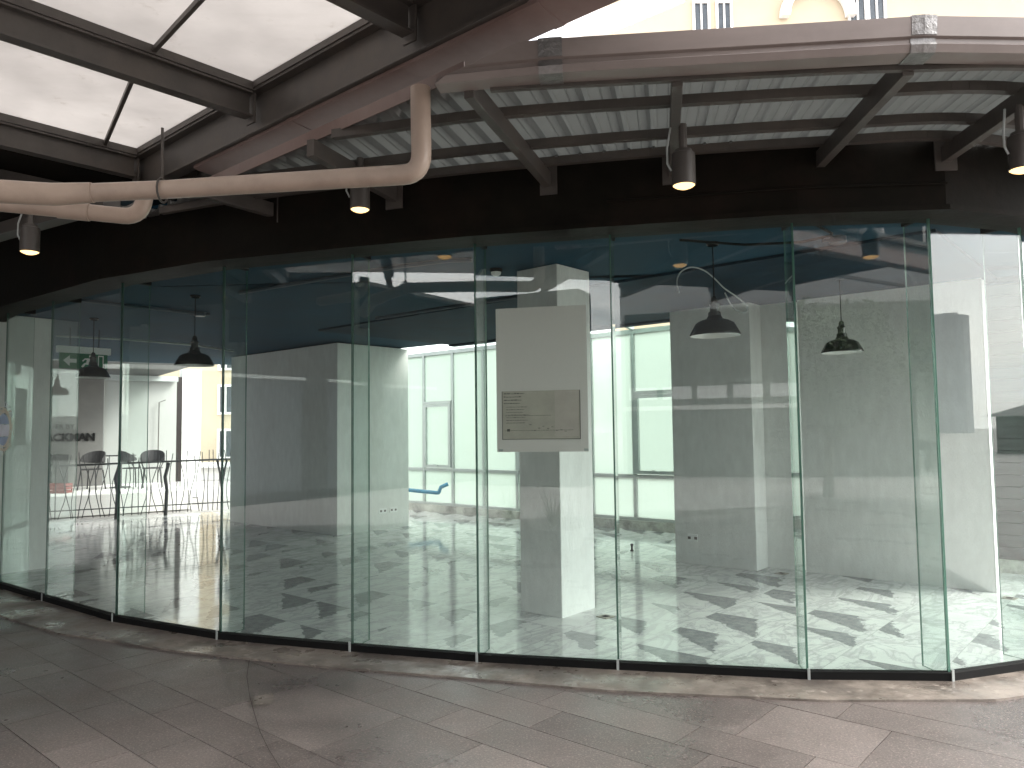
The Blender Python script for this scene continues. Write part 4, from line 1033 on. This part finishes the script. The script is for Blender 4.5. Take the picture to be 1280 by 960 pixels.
MB().box((-2.07,.39,.263),(1.32,.42,.008)).build('soil', M['bark'], pl)

# ------------------------------------------------------------------ world, sun, camera
W_ = bpy.data.worlds.new('World'); S.world = W_; W_.use_nodes = True; nt = W_.node_tree; nt.nodes.clear()
wo = nt.nodes.new('ShaderNodeOutputWorld'); bg = N(nt, 'ShaderNodeBackground', Strength=.125)
sk = nt.nodes.new('ShaderNodeTexSky'); sk.sky_type = 'NISHITA'; sk.sun_disc = False
SUN_EL, SUN_AZ = R(40), R(92)        # azimuth clockwise from +Y
sk.sun_elevation = SUN_EL; sk.sun_rotation = SUN_AZ; sk.air_density = 1.2; sk.dust_density = 2.5
tc = N(nt, 'ShaderNodeTexCoord').outputs['Generated']
hs_ = N(nt, 'ShaderNodeHueSaturation', Saturation=.30, Value=1.0); L(nt, sk.outputs[0], hs_.inputs['Color'])
cl_ = ramp(nt, noise(nt, stretch(nt, tc, (1,1,2.6)), 2.6, 8, .58, .3), [(.40, 0.0), (.62, 1.0)])
cm = mixc(nt, cl_, hs_.outputs[0], (9.0,8.8,8.6))
L(nt, cm, bg.inputs[0]); L(nt, bg.outputs[0], wo.inputs[0])
sl = bpy.data.lights.new('sun', 'SUN'); sl.energy = .85; sl.angle = R(25); sl.color = (1,.95,.88)
so3 = bpy.data.objects.new('sun', sl); COL.objects.link(so3)
from mathutils import Vector, Matrix
sdir = Vector((sin(SUN_AZ)*cos(SUN_EL), cos(SUN_AZ)*cos(SUN_EL), sin(SUN_EL)))
so3.rotation_euler = (-sdir).to_track_quat('-Z', 'Y').to_euler(); so3.location = (0,-8,20)
cam = bpy.data.cameras.new('camera'); co_ = bpy.data.objects.new('camera', cam); COL.objects.link(co_)
cam.sensor_fit = 'HORIZONTAL'; cam.sensor_width = 36; cam.lens = 36*F/1280; cam.clip_start = .05; cam.clip_end = 2000
mw = Matrix((RTV, UPV, tuple(-x for x in fw))).transposed().to_4x4(); mw.translation = (0,0,EYE); co_.matrix_world = mw
S.camera = co_
S.view_settings.view_transform = 'Standard'; S.view_settings.look = 'None'; S.view_settings.exposure = 2.5; S.view_settings.gamma = 1
S.render.engine = 'CYCLES'
cy = S.cycles
cy.use_denoising = True; cy.denoiser = 'OPENIMAGEDENOISE'; cy.denoising_input_passes = 'RGB_ALBEDO_NORMAL'
cy.max_bounces = 14; cy.diffuse_bounces = 5; cy.glossy_bounces = 5; cy.transmission_bounces = 6; cy.transparent_max_bounces = 32
cy.sample_clamp_indirect = 6; cy.caustics_reflective = False; cy.caustics_refractive = False; cy.blur_glossy = .5
